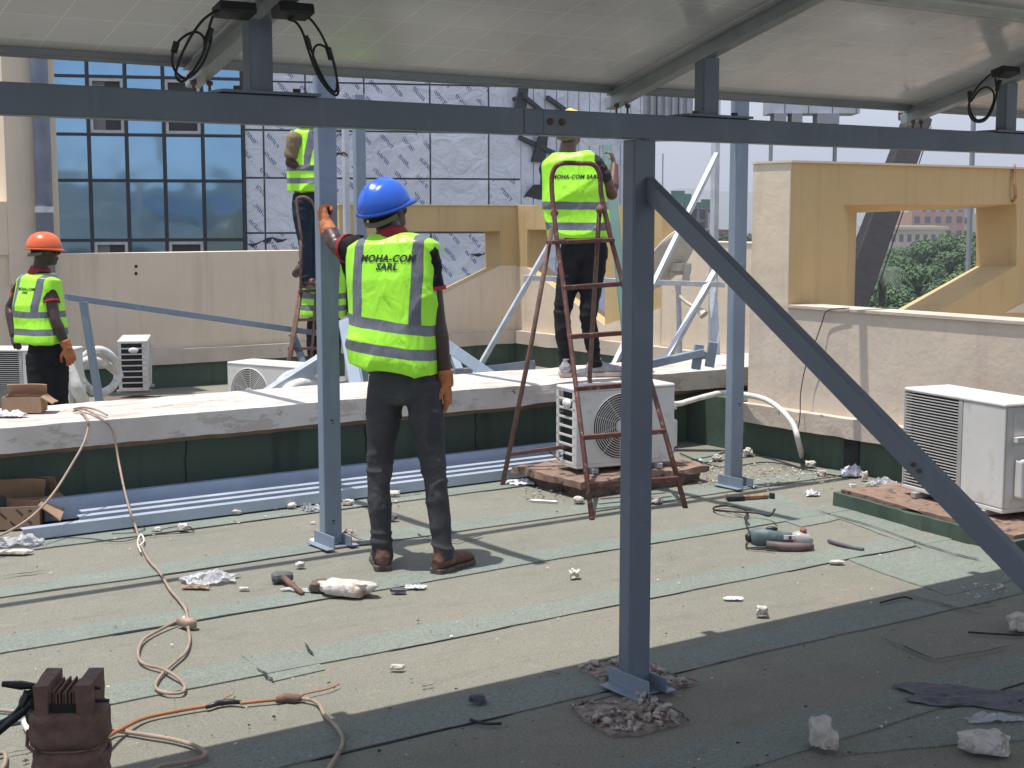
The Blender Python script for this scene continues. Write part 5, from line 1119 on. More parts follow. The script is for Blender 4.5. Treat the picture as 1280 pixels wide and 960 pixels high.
sheet('plastic_scrap', 372, 740, (.16, .05), 'plastic', 'clear film strip between hammer and white lump', 'plastic', 52, amp=.012, rz=R(-15))
sheet('plastic_scrap', 390, 640, (.10, .08), 'plastic', 'clear plastic twist beside the held post', 'plastic', 53, amp=.05)
sheet('torn_felt', 1202, 873, (.44, .26), 'tarscrap', 'torn purple grey sheet of roofing felt in the shade at right', 'roofing felt', 55, amp=.016, rz=R(-16))
sheet('plastic_scrap', 1243, 903, (.20, .05), 'plastic', 'twisted clear plastic strip below the torn felt', 'plastic', 56, amp=.03, rz=R(5))
sheet('paper_scrap', 12, 522, (.2, .1), 'paper', 'white paper lying on the coping at far left', 'paper', 57, z=.52, amp=.04)
# thin dark scraps and wires
def wire(pxs, r, mat, label, cat='wire', z=.012, name='thin_wire', zs=None):
    P = [gz(x, y, 0) for x, y in pxs]; P = [Vector((p.x, p.y, (zs[i] if zs else z))) for i, p in enumerate(P)]
    m = MB(); m.tube(smooth_path(P, 6), r, 8); o = m.build(name, M[mat], smooth=True); return tag(o, label, cat)
wire([(1100, 757), (1128, 750), (1140, 752)][0:3], .004, 'tar', 'thin dark stick on the shaded green patch at right', 'stick', name='dark_stick')
wire([(1210, 794), (1240, 796), (1279, 798)], .004, 'tar', 'long dark stick at the right edge in the shade', 'stick', name='dark_stick')
wire([(588, 904), (605, 909), (627, 909)], .005, 'tar', 'dark bent strip in the shade of the foreground', 'strip', name='dark_strip')
wire([(60, 674), (110, 676), (150, 680), (190, 672), (240, 668), (230, 660), (190, 667)], .0022, 'black', 'loose thin black wire along the channel stack foot')
wire([(130, 665), (150, 660), (180, 662), (172, 668), (140, 670)], .0022, 'black', 'small coil of black wire at the cord knot')
wire([(850, 569), (900, 586), (960, 580), (1010, 590), (1060, 600)], .004, 'black', 'thin black cable trailing from the pipe foot to the right post')
wire([(945, 566), (985, 572), (1000, 560), (1003, 545)], .004, 'black', 'thin black cable in the wall corner', zs=[.012, .012, .012, .06])
wire([(663, 628), (680, 629), (697, 630)], .007, 'galv', 'short bright metal rod before the brown plinth', 'rod', name='metal_rod')
wire([(1036, 679), (1055, 685), (1079, 690)], .010, 'tarscrap', 'thin grey strip of felt right of the grinder', 'strip', name='felt_strip')
# hammer head-like dark tool by the plaster
r = empty('hammer', gz(357, 730), label='dark iron hammer lying beside the white plaster lump', cat='hammer')
a, b_ = gz(340, 722, .03), gz(366, 720, .03); m = MB(); m.tube([a, a.lerp(b_, .2), a.lerp(b_, .8), b_], [.020, .028, .024, .017], 10); m.build('head', M['tarscrap'], r)
m = MB(); m.tube([gz(354, 722, .03), gz(378, 742, .012)], [.014, .011], 8); m.build('handle', M['rustdark'], r, smooth=True)
r = empty('chisel_bar', gz(935, 621), label='rusty brown bar with dark grip lying above the grinder', cat='bar')
m = MB(); m.beam(gz(907, 623, .02), gz(960, 620, .02), .03, .02); m.build('bar', M['woodtan'], r, bevel=.004); m = MB(); m.beam(gz(908, 623, .022), gz(930, 622, .022), .036, .024); m.build('grip', M['tar'], r, bevel=.004)
m = MB(); m.box(gz(965, 620, .02), (.02, .03, .035)); m.build('tip', M['tar'], r, bevel=.004)
# angle grinder
gp = gz(972, 686); ga = empty('angle_grinder', gp, YAW+R(-3), label='teal and red corded angle grinder lying on the roof', cat='angle grinder')
tl_ = basic('teal_plastic', (.10, .16, .17), (.06, .10, .11), .55, 0, 14, 90, .2, (.25, .22, .2), (.55, .7), 25)
m = MB(); m.ell([(-.13, 0, .055), (-.10, 0, .057), (-.04, 0, .055), (.03, 0, .05), (.07, 0, .048)], [.030, .040, .040, .034, .03], [.034, .044, .042, .034, .03], (0, 1, 0), 16, 2.6); m.build('motor_body', tl_, ga, local=True, smooth=True)
m = MB(); m.ell([(.07, 0, .048), (.10, 0, .052), (.14, 0, .045), (.165, 0, .035)], [.032, .040, .036, .015], [.030, .036, .030, .012], (0, 1, 0), 16, 3); m.build('gear_head', M['acgrey'], ga, local=True, smooth=True)
m = MB(); m.ell([(-.06, -.045, .03), (.02, -.05, .022), (.10, -.045, .02), (.165, -.03, .022)], [.012, .02, .022, .012], [.02, .022, .022, .014], (0, 1, 0), 12); m.build('side_grip', basic('faded_red_plastic', (.17, .11, .115), (.09, .07, .075), .6, 0, 18), ga, local=True, smooth=True)
m = MB(); m.lathe((.12, 0, .078), [(.001, 0), (.017, 0), (.016, .02), (.001, .022)]); m.build('spindle_button', basic('dull_red', (.28, .05, .05), None, .6), ga, local=True, smooth=True)
m = MB(); m.box((.05, -.041, .066), (.055, .006, .018), Matrix.Rotation(.2, 3, 'Z')); m.build('name_plate', M['paper'], ga, local=True)
m = MB(); m.box((.052, -.0450, .066), (.014, .003, .016), Matrix.Rotation(.2, 3, 'Z')); m.build('red_mark', M['red'], ga, local=True)
m = MB(); m.ell([(-.155, 0, .05), (-.13, 0, .055)], [.014, .03], [.014, .032], (0, 1, 0), 12); m.ball((-.03, 0, .098), (.03, .012, .012)); m.build('rear_cap', M['black'], ga, local=True, smooth=True)
wire([(936, 668), (931, 655), (934, 643), (915, 636), (895, 637), (893, 641), (910, 646), (945, 648), (962, 652), (968, 658)], .0055, 'black', 'black power lead looped behind the grinder', 'power lead', z=.016, name='electric_cable', zs=[.05, .03, .016, .016, .016, .016, .03, .03, .03, .09])
wire([(941, 672), (933, 682), (935, 688), (955, 690), (972, 692)], .0035, 'black', 'thin loose cord in front of the grinder', 'cable', name='thin_cable')
# cardboard boxes
def carton(loc, rz, d, label, open_=True, prnt=True, name='cardboard_box'):
    r = empty(name, loc, rz, label=label, cat='box'); L, Wd, H_ = d; t = .006
    m = MB(); m.bb((-L/2, -Wd/2, 0), (L/2, -Wd/2+t, H_)); m.bb((-L/2, Wd/2-t, 0), (L/2, Wd/2, H_)); m.bb((-L/2, -Wd/2+t, 0), (-L/2+t, Wd/2-t, H_)); m.bb((L/2-t, -Wd/2+t, 0), (L/2, Wd/2-t, H_)); m.bb((-L/2+t, -Wd/2+t, 0), (L/2-t, Wd/2-t, t)); m.build('carton', M['cardboard'], r, local=True)
    for (a, b_, ang_) in (((-L/2, -Wd/2, H_), (L/2, -Wd/2, H_), (0, -.6, -.8)), ((L/2, -Wd/2, H_), (L/2, Wd/2, H_), (.75, 0, -.55)), ((-L/2, Wd/2, H_), (L/2, Wd/2, H_), (.1, -.5, .75))):
        a = Vector(a); b_ = Vector(b_); o_ = Vector(ang_)*Wd*.55; k = MB(); n = 5; vs = []
        for i in range(n+1):
            for j in range(n+1): p = a.lerp(b_, i/n)+o_*(j/n)+Vector((0, 0, .004)); p += noise.noise_vector(p*9+Vector((loc[0], 0, 0)))*.012*(j/n); vs.append(p)
        if ang_[0] == .75 or ang_[1] == -.5: k.add(vs, [(i*(n+1)+j, (i+1)*(n+1)+j, (i+1)*(n+1)+j+1, i*(n+1)+j+1) for i in range(n) for j in range(n)]); f = k.build('flap', M['cardboard'], r, local=True); s = f.modifiers.new('s', 'SOLIDIFY'); s.thickness = .005
    if prnt:
        k = MB()
        for i, (x, z, a) in enumerate(((-.3, .72, .8), (-.05, .62, .8), (.2, .75, .8), (-.2, .30, .8), (.1, .22, .8), (.33, .35, .8), (-.38, .45, 0), (.36, .8, 0))):
            k.box((x*L, -Wd/2-.0012, z*H_), (.045 if a else .016, .002, .012), Matrix.Rotation(a, 3, 'Y'))
        k.build('printed_mark', M['boxprint'], r, local=True)
    return r
p = gz(14, 664); carton((p.x+.03, p.y+.12, .01), YAW+R(12), (.32, .26, .115), 'open cardboard box with printed marks at the left end of the channel stack')
p = gz(45, 655); carton((p.x+.03, p.y+.10, .01), YAW+R(-10), (.16, .22, .12), 'smaller collapsed cardboard box beside the printed box', prnt=False)
p = gz(34, 517, .52); carton((p.x, p.y+.04, .528), YAW+R(4), (.21, .14, .085), 'small open cardboard box standing on the coping at far left', prnt=False)
# cords
def cord(P, r, mat, label, name='trailing_cord'):
    m = MB(); m.tube(smooth_path(P, 6), r, 8); o = m.build(name, M[mat], smooth=True); return tag(o, label, 'cord')
zc = .525
G = lambda x, y, z=.016: (lambda p: Vector((p.x, p.y, z)))(gz(x, y, z))
cord([gz(94, 512, zc+.012), gz(103, 511, zc+.014), gz(114, 515, zc+.012), gy(128, 524, 7.41), gy(137, 532, 7.39), gy(143, 545, 7.38), gy(148, 575, 7.34), gy(155, 610, 7.14), gy(163, 640, 6.98), gy(170, 660, 6.93), G(176, 680), G(186, 700), G(200, 716), G(212, 736), G(222, 748), G(232, 762), G(235, 778, .03)], .0062, 'cord', 'tan cord hanging over the coping and running to the socket on the roof')
cord([gz(92, 514, zc+.010), gz(100, 513, zc+.012), gy(109, 524, 7.41), gy(110, 535, 7.38), gy(104, 555, 7.3), gy(90, 580, 7.2), gy(70, 612, 7.05), gy(48, 638, 6.95), gy(22, 658, 6.88), gy(-10, 674, 6.8)], .0062, 'cord', 'tan cord sagging left from the coping across the cardboard box')
cord([gz(92, 511, zc+.02), gz(104, 509, zc+.03), gz(120, 512, zc+.02), gz(134, 519, zc+.012)], .0055, 'cord', 'short tan cord loop lying on the coping')
k_ = empty('cord_socket', G(235, 778, .03), label='tan cord socket joining two cords on the roof', cat='socket')
m = MB(); m.ell([G(226, 776, .026), G(236, 779, .028), G(246, 779, .026)], [.018, .020, .018], [.020, .022, .02], (0, 0, 1), 14, 3); m.build('socket_shell', M['cord'], k_, smooth=True)
m = MB(); m.lathe(G(229, 777, .026), [(.0, 0), (.022, 0), (.022, .008), (0, .008)], RGT, 14); m.build('collar', M['paper'], k_)
cord([G(235, 784, .025), G(237, 800), G(232, 815), G(218, 828), G(207, 838), G(197, 850), G(195, 860), G(207, 866), G(225, 866), G(231, 861), G(228, 853), G(215, 842, .026), G(200, 835, .02), G(183, 831), G(174, 824), G(173, 812), G(180, 799), G(198, 788), G(222, 776, .022)], .006, 'cord', 'tan cord forming a loop below the socket on the sunlit roof')
cord([G(128, 925, .05), G(150, 912, .03), G(180, 898), G(220, 889), G(262, 882)], .0065, 'cordorange', 'orange brown cord from the coil to the taped joint')
cord([G(300, 879), G(330, 876), G(352, 874), G(352, 874)], .006, 'cordorange', 'orange cord between the two taped joints')
m = MB(); m.tube([G(258, 884), G(272, 879), G(286, 877), G(302, 878)], [.007, .010, .011, .006], 8); o = m.build('taped_joint', M['black'], smooth=True); tag(o, 'black taped cord joint left of the thicker knot', 'cord joint')
m = MB(); m.tube([G(345, 875), G(356, 872), G(368, 873), G(380, 872)], [.010, .017, .016, .009], 8); o = m.build('taped_joint', M['rustdark'], smooth=True); tag(o, 'thick brown taped cord knot in the foreground', 'cord joint')
cord([G(378, 873), G(392, 876), G(400, 882), G(406, 894), G(420, 908), G(428, 922), G(426, 936), G(416, 952), G(405, 972), G(395, 1000)], .0065, 'cord', 'cord running from the thick knot to the bottom edge')
cord([G(375, 869), G(392, 865), G(410, 861), G(424, 855)], .003, 'cordorange', 'frayed copper wire end above the thick knot', 'wire_end')
cord([G(275, 878), G(282, 872), G(290, 868), G(293, 864)], .002, 'cordorange', 'tiny frayed wire end above the taped joint', 'wire_end')
cord([G(130, 912, .04), G(150, 914), G(185, 919), G(215, 924), G(240, 931), G(256, 940), G(252, 947), G(230, 953), G(200, 958), G(170, 975)], .0072, 'cord', 'tan cord bending back under the coil in the foreground')
cord([G(-20, 886), G(15, 889), G(60, 893), G(90, 897)], .0065, 'cord', 'tan cord passing behind the coil at the left')
cord([G(40, 916), G(46, 932), G(50, 945), G(42, 962), G(30, 985)], .006, 'cord', 'tan cord with white plug left of the coil')
m = MB(); m.ell([G(33, 903, .02), G(37, 912, .02), G(40, 918, .018)], [.016, .014, .006], [.016, .014, .006], (0, 0, 1), 12); o = m.build('cord_plug', M['paper'], smooth=True); tag(o, 'small white plug on the cord left of the coil', 'plug')
cord([G(-15, 948), G(4, 941), G(7, 950), G(2, 962), G(-14, 975)], .0065, 'cord', 'short tan cord curl at the bottom left corner')
cord([G(176, 690, .02), G(172, 678, .02), G(176, 668, .03), G(180, 676, .02), G(172, 684, .02)], .004, 'foam', 'white knot tied on the hanging cord near the channels', 'cord_knot')
# ------------------------------------------------------------------ rusty electric coil (transformer) in the left foreground
cp = gz(92, 1010); ZB = .01; cl = empty('welding_transformer', (cp.x, cp.y, 0), YAW+R(3), label='rusty wound iron transformer with black leads in the bottom left corner', cat='transformer')
def wob(rx, ry, z0, z1, seed, n=36, k=14, amp=.006, pw=3.2):
    rings = []
    for i in range(k+1):
        f = i/k; z = z0+(z1-z0)*f; e = 1-.10*(abs(f-.5)*2)**6-.06*math.sin(f*math.pi*9)**2*0; ring = []
        for j in range(n):
            a = 2*math.pi*j/n; ca, sa = math.cos(a), math.sin(a); q = Vector((ca*2+seed, sa*2, z*30)); d_ = noise.noise(q)*amp+noise.noise(Vector((ca*7, sa*7, z*12+seed)))*amp*.7
            ring.append(Vector(((rx*e+d_)*math.copysign(abs(ca)**(2/pw), ca), (ry*e+d_)*math.copysign(abs(sa)**(2/pw), sa), z)))
        rings.append(ring)
    return rings
m = MB(); m.loft(wob(.098, .090, ZB, .182, 1)); m.build('lower_coil', M['rustdark'], cl, local=True, smooth=True)
m = MB(); m.loft(wob(.102, .094, .192, .290, 5)); m.build('upper_coil', M['rustdark'], cl, local=True, smooth=True)
m = MB(); m.loft(wob(.088, .082, .182, .192, 9, k=2)); m.build('tie_band', M['cord'], cl, local=True)
for sx in (-1, 1):
    me = roughbox((sx*.056-.020, -.078, .272), (sx*.056+.020, .075, .368), .02, .0025, 3+sx, 12); mkobj('core_plate', me, M['rustdark'], cl, local=True)
m = MB()
for i in range(9): m.bb((-.0385+.0085*i, -.062+.004*math.sin(i*2.1), 0.285), (-.0325+.0085*i, .06, .346+.005*math.sin(i*2.7)))
m.build('core_laminations', M['rustdark'], cl, local=True, bevel=.002)
m = MB(); m.bb((-.0355, -.066, .285), (.0355, -.0645, .315)); m.build('cavity_shade', M['black'], cl, local=True)  # thin black sheet painting the shade of the core cavity
m = MB(); m.bb((-.0355, -.078, .272), (.0355, -.06, .288)); m.build('core_yoke', M['rustdark'], cl, local=True, bevel=.003)
for z, x1 in ((.345, .092), (.310, .112)): m = MB(); m.tube([(.06, -.03, z), (x1, -.03, z)], .005, 8); m.build('terminal_bolt', M['black'], cl, local=True)
m = MB(); m.tube([(-.085, -.02, .35), (-.12, -.02, .352), (-.17, -.02, .357)], [.008, .013, .008], 7); m.tube([(-.08, -.02, .335), (-.10, -.03, .33), (-.115, -.03, .30)], .012, 7); m.ball((-.10, -.02, .30), (.03, .02, .035)); m.ball((-.088, -.03, .27), (.022, .02, .03)); m.build('lead_clamp', M['black'], cl, local=True)
m = MB(); m.tube(smooth_path([(-.09, -.03, .31), (-.12, -.03, .28), (-.17, -.03, .24), (-.23, -.04, .19), (-.32, -.05, .10), (-.5, -.06, .02)], 5), .011, 8); m.tube(smooth_path([(-.105, -.03, .34), (-.12, -.03, .30), (-.16, -.02, .26), (-.24, -.02, .22), (-.36, -.03, .12)], 5), .007, 8); m.build('thick_lead', M['black'], cl, local=True, smooth=True)
m = MB(); m.tube([(-.085, .03, .20), (-.10, .0, .21), (-.105, -.03, .23), (-.10, -.06, .20), (-.07, -.09, .19)], .005, 6); m.tube([(.09, -.06, .16), (.104, .0, .165), (.09, .05, .17)], .006, 6); m.build('binding_rope', M['rustdark'], cl, local=True)
# ------------------------------------------------------------------ broken-out holes in the felt with rubble
def hole(pxs, label, seed, reg):
    mb = MB(); P = [gz(x, y) for x, y in pxs]; mb.prism([(p.x, p.y, .0008) for p in P], (0, 0, .0105)); o = mb.build('mortar_patch', M['mortar']); tag(o, kind='structure')
    rn = random.Random(seed); mb = MB()
    x0, x1 = min(p[0] for p in pxs), max(p[0] for p in pxs); y0, y1 = min(p[1] for p in pxs), max(p[1] for p in pxs)
    def inside(x, y):
        c = False; n = len(pxs)
        for i in range(n):
            (ax, ay), (bx_, by) = pxs[i], pxs[i-1]
            if (ay > y) != (by > y) and x < (bx_-ax)*(y-ay)/(by-ay)+ax: c = not c
        return c
    cnt = 0
    while cnt < reg:
        x, y = rn.uniform(x0-4, x1+4), rn.uniform(y0-3, y1+3)
        if not inside(x, y): continue
        if noise.noise(Vector((x*.035, y*.06, seed))) < -.05: cnt += .2; continue
        p = gz(x, y); s = rn.choice((.004, .005, .006, .008, .011, .014, .006, .022))*rn.uniform(.7, 1.2)
        vs = [Vector((rn.uniform(-1, 1), rn.uniform(-1, 1), rn.uniform(-.4, 1)))*s for _ in range(8)]
        bm = bmesh.new(); [bm.verts.new(v.normalized()*s*rn.uniform(.7, 1.1)) for v in vs]; bmesh.ops.convex_hull(bm, input=bm.verts); bm.verts.index_update()
        hv = [v.co.copy()+Vector((p.x, p.y, .012+s*.3)) for v in bm.verts]; hf = [tuple(v.index for v in f.verts) for f in bm.faces]; bm.free(); mb.add(hv, hf); cnt += 1
    o = mb.build('loose_rubble', M['gravel']); tag(o, label, 'rubble', kind='stuff')
hole([(724, 838), (777, 824), (812, 832), (845, 848), (868, 858), (830, 864), (800, 862), (760, 858)], 'white crumbs around the foreground post foot', 3, 230)
hole([(714, 886), (745, 881), (790, 874), (818, 876), (850, 906), (800, 920), (765, 922), (730, 902)], 'crumbled mortar and gravel in the hole before the post foot', 5, 240)
hole([(390, 672), (400, 668), (440, 668), (450, 680), (425, 686), (398, 684)], 'white crumbs around the held post foot', 7, 70)
def scatter(label, reg, n, smin, smax, mat, seed, clump=None):
    rn = random.Random(seed); mb = MB()
    for _ in range(n):
        if clump: c = rn.choice(clump); x, y = rn.gauss(c[0], c[2]), rn.gauss(c[1], c[3])
        else: x, y = rn.uniform(reg[0], reg[2]), rn.uniform(reg[1], reg[3])
        p = gz(x, y)
        if p.y > 6.9 or p.x > 6.6: continue
        s = rn.uniform(smin, smax)*(.5+rn.random()); vs = [p+Vector((rn.uniform(-1, 1)*s*1.4, rn.uniform(-1, 1)*s, .008+(rn.random())*s*1.1)) for _ in range(5)]
        bm = bmesh.new(); [bm.verts.new(v) for v in vs]
        try: bmesh.ops.convex_hull(bm, input=bm.verts)
        except Exception: bm.free(); continue
        bm.verts.index_update(); hv = [v.co.copy() for v in bm.verts]; hf = [tuple(v.index for v in f.verts) for f in bm.faces]; bm.free(); mb.add(hv, hf)
    o = mb.build('debris_crumbs', M[mat]); tag(o, label, 'debris', kind='stuff')
scatter('tiny white crumbs scattered over the roof felt', (0, 560, 1280, 1000), 230, .002, .006, 'plaster', 1)
scatter('tiny dark crumbs and bits of bitumen scattered over the roof felt', (0, 560, 1280, 1000), 330, .002, .006, 'tar', 2)
scatter('gravel and white crumbs near the right wall and rear post', None, 260, .004, .012, 'plaster', 3, [(1010, 590, 22, 8), (960, 590, 20, 6), (1240, 740, 18, 6), (880, 580, 16, 8), (1000, 600, 40, 8)])
scatter('brown grit by the brown plinth and right rear post', None, 220, .004, .012, 'gravel', 4, [(890, 600, 14, 6), (690, 618, 24, 5), (985, 600, 40, 9), (920, 596, 22, 8)])
scatter('small rubble along the foot of the channel stack', None, 120, .003, .009, 'plaster', 5, [(150, 668, 40, 4), (60, 680, 30, 5), (300, 655, 50, 4), (470, 632, 30, 5)])
# ================================================================== PEOPLE
def V3(*a): return Vector(a)
def make_person(cfg):
    """Joints come from the photo: J[name] = (px, py, depth offset); the root stands at the feet, its +y is where the chest faces."""
    D = cfg['D']; J0 = cfg['J']; foot = gd(cfg['base'][0], cfg['base'][1], D); zf = cfg.get('zf', foot.z)
    va = YAW-math.atan((cfg['base'][0]-640)/1800); rz = va-cfg.get('twist', 0)
    root = empty('person', (foot.x, foot.y, zf), rz, label=cfg['label'], cat='person', group=None)
    inv = WM(root).inverted()
    J = {k: inv @ gd(v[0], v[1], D+v[2]) for k, v in J0.items()}
    vd = Matrix.Rotation(cfg.get('twist', 0), 3, 'Z')      # view frame (x right, y away) -> local
    vox = cfg.get('vox', .008); s = cfg.get('s', 1.0)
    pel, nck, hd = J['pelvis'], J['neck'], J['head']; ch = J.get('chest') or pel.lerp(nck, .62)
    wst = pel.lerp(ch, .45)
    X = V3(1, 0, 0)
    skin = cfg.get('skin', M['skin'])
    # ---- body: one continuous figure (head, neck, trunk, arms with hands, legs)
    b = MB(); hy = cfg.get('head_yaw', 0); hp = cfg.get('head_pitch', 0)
    HR = vd @ Matrix.Rotation(-hy, 3, 'Z') @ Matrix.Rotation(hp, 3, 'X')       # head frame: +y is where the face looks
    def hpnt(x, y, z): return hd+HR @ V3(x*s, y*s, z*s)
    prof = [(-.118, .022, .030, .052), (-.105, .040, .050, .040), (-.085, .052, .068, .022), (-.055, .061, .083, .008), (-.02, .068, .090, 0), (.02, .073, .096, -.006), (.06, .072, .096, -.008), (.09, .060, .080, -.008), (.112, .034, .048, -.006)]
    rings = []
    for z, rx, ry, yo in prof:
        rings.append([hpnt(rx*math.cos(2*math.pi*j/28), yo+ry*math.sin(2*math.pi*j/28), z) for j in range(28)])
    b.loft(rings)
    b.ell([hpnt(0, .084, .012), hpnt(0, .104, -.022), hpnt(0, .106, -.036)], [.009*s, .014*s, .017*s], [.012*s, .016*s, .010*s], HR @ V3(1, 0, 0), 12)       # nose
    b.ball(hpnt(0, .086, -.062), (.026*s, .017*s, .009*s), HR, 12, 8); b.ball(hpnt(0, .084, -.074), (.023*s, .016*s, .009*s), HR, 12, 8)                # lips
    b.ball(hpnt(0, .068, -.102), (.024*s, .022*s, .017*s), HR, 12, 8)                                                                                    # chin
    for q in (-1, 1):
        b.ball(hpnt(q*.030, .076, .020), (.024*s, .016*s, .008*s), HR, 12, 8); b.ball(hpnt(q*.040, .060, -.032), (.024*s, .026*s, .026*s), HR, 12, 8)
        b.ball(hpnt(q*.076, -.002, -.012), (.010*s, .018*s, .030*s), HR, 12, 8); b.ball(hpnt(q*.080, -.008, -.004), (.007*s, .017*s, .022*s), HR, 10, 8)
    b.ell([nck+V3(0, 0, -.05), nck.lerp(hpnt(0, -.02, -.06), .5), hpnt(0, -.015, -.05)], [.066*s, .056*s, .054*s], [.062*s, .058*s, .060*s], X)
    b.ell([pel, wst, ch, nck+V3(0, 0, -.03)], [.13*s, .12*s, .14*s, .09*s], [.09*s, .085*s, .09*s, .06*s], X)
    for sd in ('l', 'r'):
        sh, el, wr = J['sh_'+sd], J['el_'+sd], J['wr_'+sd]
        b.ell([ch.lerp(sh, .4)+V3(0, 0, .03), sh], [.055*s, .050*s], [.055*s, .050*s], V3(0, 1, 0), 14)
        b.tube([sh, sh.lerp(el, .3), sh.lerp(el, .7), el, el.lerp(wr, .25), el.lerp(wr, .6), wr], [.053*s, .054*s, .047*s, .041*s, .045*s, .037*s, .028*s], 14)
        b.ball(el, .039*s); b.ball(sh, .052*s)
        hv = (J['hd_'+sd]-wr).normalized(); hand(b, wr, hv, J.get('pn_'+sd) and V3(0, 0, 0) or (cfg.get('palm_'+sd) and vd @ V3(*cfg['palm_'+sd])) or vd @ V3(-1 if sd == 'r' else 1, 0, 0), sd, s*.92, cfg.get('curl_'+sd, .5), thin=True)
    for sd in ('l', 'r'):
        hp_, kn, an = J['hip_'+sd], J['kn_'+sd], J['an_'+sd]
        b.tube([hp_+V3(0, 0, .02), hp_.lerp(kn, .4), kn, kn.lerp(an, .35), an], [.070*s, .058*s, .044*s, .044*s, .030*s], 14); b.ball(an+V3(0, 0, -.01), .034*s)
    me = remesh(b, cfg.get('bvox', vox*.72), 3); mkobj('body', me, skin, root, local=True)
    # ---- eyes
    for q in (-1, 1):
        e = MB(); e.ball(hpnt(q*.029, .0815, .004), .0115*s, None, 12, 8); eo = e.build('eye', M['eye'], root, smooth=True, local=True)
        e = MB(); e.ball(hpnt(q*.029, .0905, .004), (.0055*s, .003*s, .0055*s), HR, 10, 6); e.build('iris', M['hair'], eo, smooth=True, local=True)
    h = MB(); rings = []
    for z, rx, ry, yo in ((-.045, .060, .070, -.034), (-.02, .072, .085, -.018), (.02, .0755, .098, -.010), (.06, .075, .098, -.010), (.09, .063, .083, -.009), (.117, .034, .05, -.006)):
        rings.append([hpnt(rx*math.cos(2*math.pi*j/24), yo+ry*math.sin(2*math.pi*j/24)*(1 if math.sin(2*math.pi*j/24) < 0 else .86), z) for j in range(24)])
    h.loft(rings); h.build('hair', M['hair'], root, smooth=True, local=True)
    # ---- trousers
    t = MB(); tr = cfg.get('leg', (.085, .069, .054, .055, .047))
    t.ell([pel+V3(0, 0, .08), pel+V3(0, 0, .02), pel+V3(0, 0, -.04), pel+V3(0, -.005, -.08)], [.148*s, .160*s, .160*s, .118*s], [.10*s, .112*s, .118*s, .095*s], X, 24, 2.3)
    for sd in ('l', 'r'):
        hp_, kn, an = J['hip_'+sd], J['kn_'+sd], J['an_'+sd]; out = an+(an-kn).normalized()*.032
        P = [hp_+V3(0, 0, .05), hp_.lerp(kn, .25), hp_.lerp(kn, .6), kn, kn.lerp(an, .35), kn.lerp(an, .75), out]
        t.ell(P, [tr[0]*s*.96, tr[0]*s, tr[1]*s, tr[2]*s, tr[3]*s, tr[4]*s, tr[4]*s*1.02], [tr[0]*s*1.12, tr[0]*s*1.08, tr[1]*s*1.08, tr[2]*s*1.08, tr[3]*s*1.08, tr[4]*s*1.08, tr[4]*s*1.08], X, 20, 2.2)
    kz = (J['kn_l'].z+J['kn_r'].z)/2; az = (J['an_l'].z+J['an_r'].z)/2
    me = remesh(t, vox*.8, 4, .0065, (5, 5, 13), cfg.get('seed', 1), lambda p: .35+1.0*math.exp(-((p.z-kz)/.13)**2)+1.2*math.exp(-((p.z-az-.04)/.08)**2)+.5*math.exp(-((p.z-pel.z+.12)/.07)**2))
    tro = mkobj('trousers', me, cfg['trousers'], root, local=True)
    # ---- shirt
    sh_ = MB()
    sh_.ell([pel+V3(0, 0, .05), wst, ch, ch.lerp(nck, .6), nck+V3(0, 0, .005)], [.136*s, .142*s, .168*s, .150*s, .075*s], [.098*s, .105*s, .118*s, .095*s, .07*s], X, 24, 2.2)
    trims = []
    for sd in ('l', 'r'):
        sh, el = J['sh_'+sd], J['el_'+sd]; f = cfg.get('sleeve', .62); fs = cfg.get('sleeve_'+sd, f); e = sh.lerp(el, fs)
        sh_.ell([ch.lerp(sh, .35)+V3(0, 0, .035), sh+V3(0, 0, .0)], [.070*s, .068*s], [.060*s, .066*s], V3(0, 1, 0), 16)
        sh_.ball(sh+V3(0, 0, -.004), .062*s); sh_.ell([sh, sh.lerp(el, fs*.5), e], [.066*s, .064*s, .068*s], [.066*s, .062*s, .064*s], V3(0, 1, 0) if abs((el-sh).normalized().y) < .8 else V3(0, 0, 1), 16); trims.append((sh, el, e))
    me = remesh(sh_, vox*.85, 3, .008, (6, 6, 9), 4); mkobj('shirt', me, cfg['shirt'], root, local=True)
    if cfg.get('trim'):
        for sh, el, e in trims:
            d = (el-sh).normalized(); k = MB(); k.ell([e-d*.012, e+d*.006], [.0705*s, .0715*s], [.0665*s, .0675*s], V3(0, 1, 0) if abs(d.y) < .8 else V3(0, 0, 1), 24); k.build('sleeve_trim', M['red'], root, smooth=False, local=True)
        k = MB(); nd = (hpnt(0, -.02, -.06)-nck).normalized(); c0 = nck+nd*.012
        k.ell([c0-nd*.03, c0+nd*.006, c0+nd*.022], [.094*s, .080*s, .076*s], [.088*s, .078*s, .075*s], X, 24); k.build('collar', M['red'], root, smooth=True, local=True)
    # ---- vest: a loose sleeveless shell, flat at the sides so the sleeves come out of it
    v = MB(); hem = J['hem'] if 'hem' in J else pel+V3(0, 0, .03); vw = cfg.get('vw', (.212, .206, .210, .205)); vdp = cfg.get('vd', (.150, .142, .145))
    top = (J['sh_l']+J['sh_r'])/2; yl = V3(0, 0, 0)
    shz = top.z
    mid = hem.lerp(ch, .5)
    v.ell([hem, hem+V3(0, 0, .03), mid, ch, V3(ch.lerp(nck, .75).x, ch.lerp(nck, .75).y, shz+.022), V3(nck.x, nck.y, shz+.052), V3(nck.x, nck.y, shz+.075)],
          [vw[0]*s, vw[0]*s, vw[1]*s, vw[2]*s, vw[3]*s, .162*s, .092*s], [vdp[0]*s, vdp[0]*s, vdp[1]*s, vdp[2]*s, .118*s, .090*s, .070*s], X, 28, 2.5)
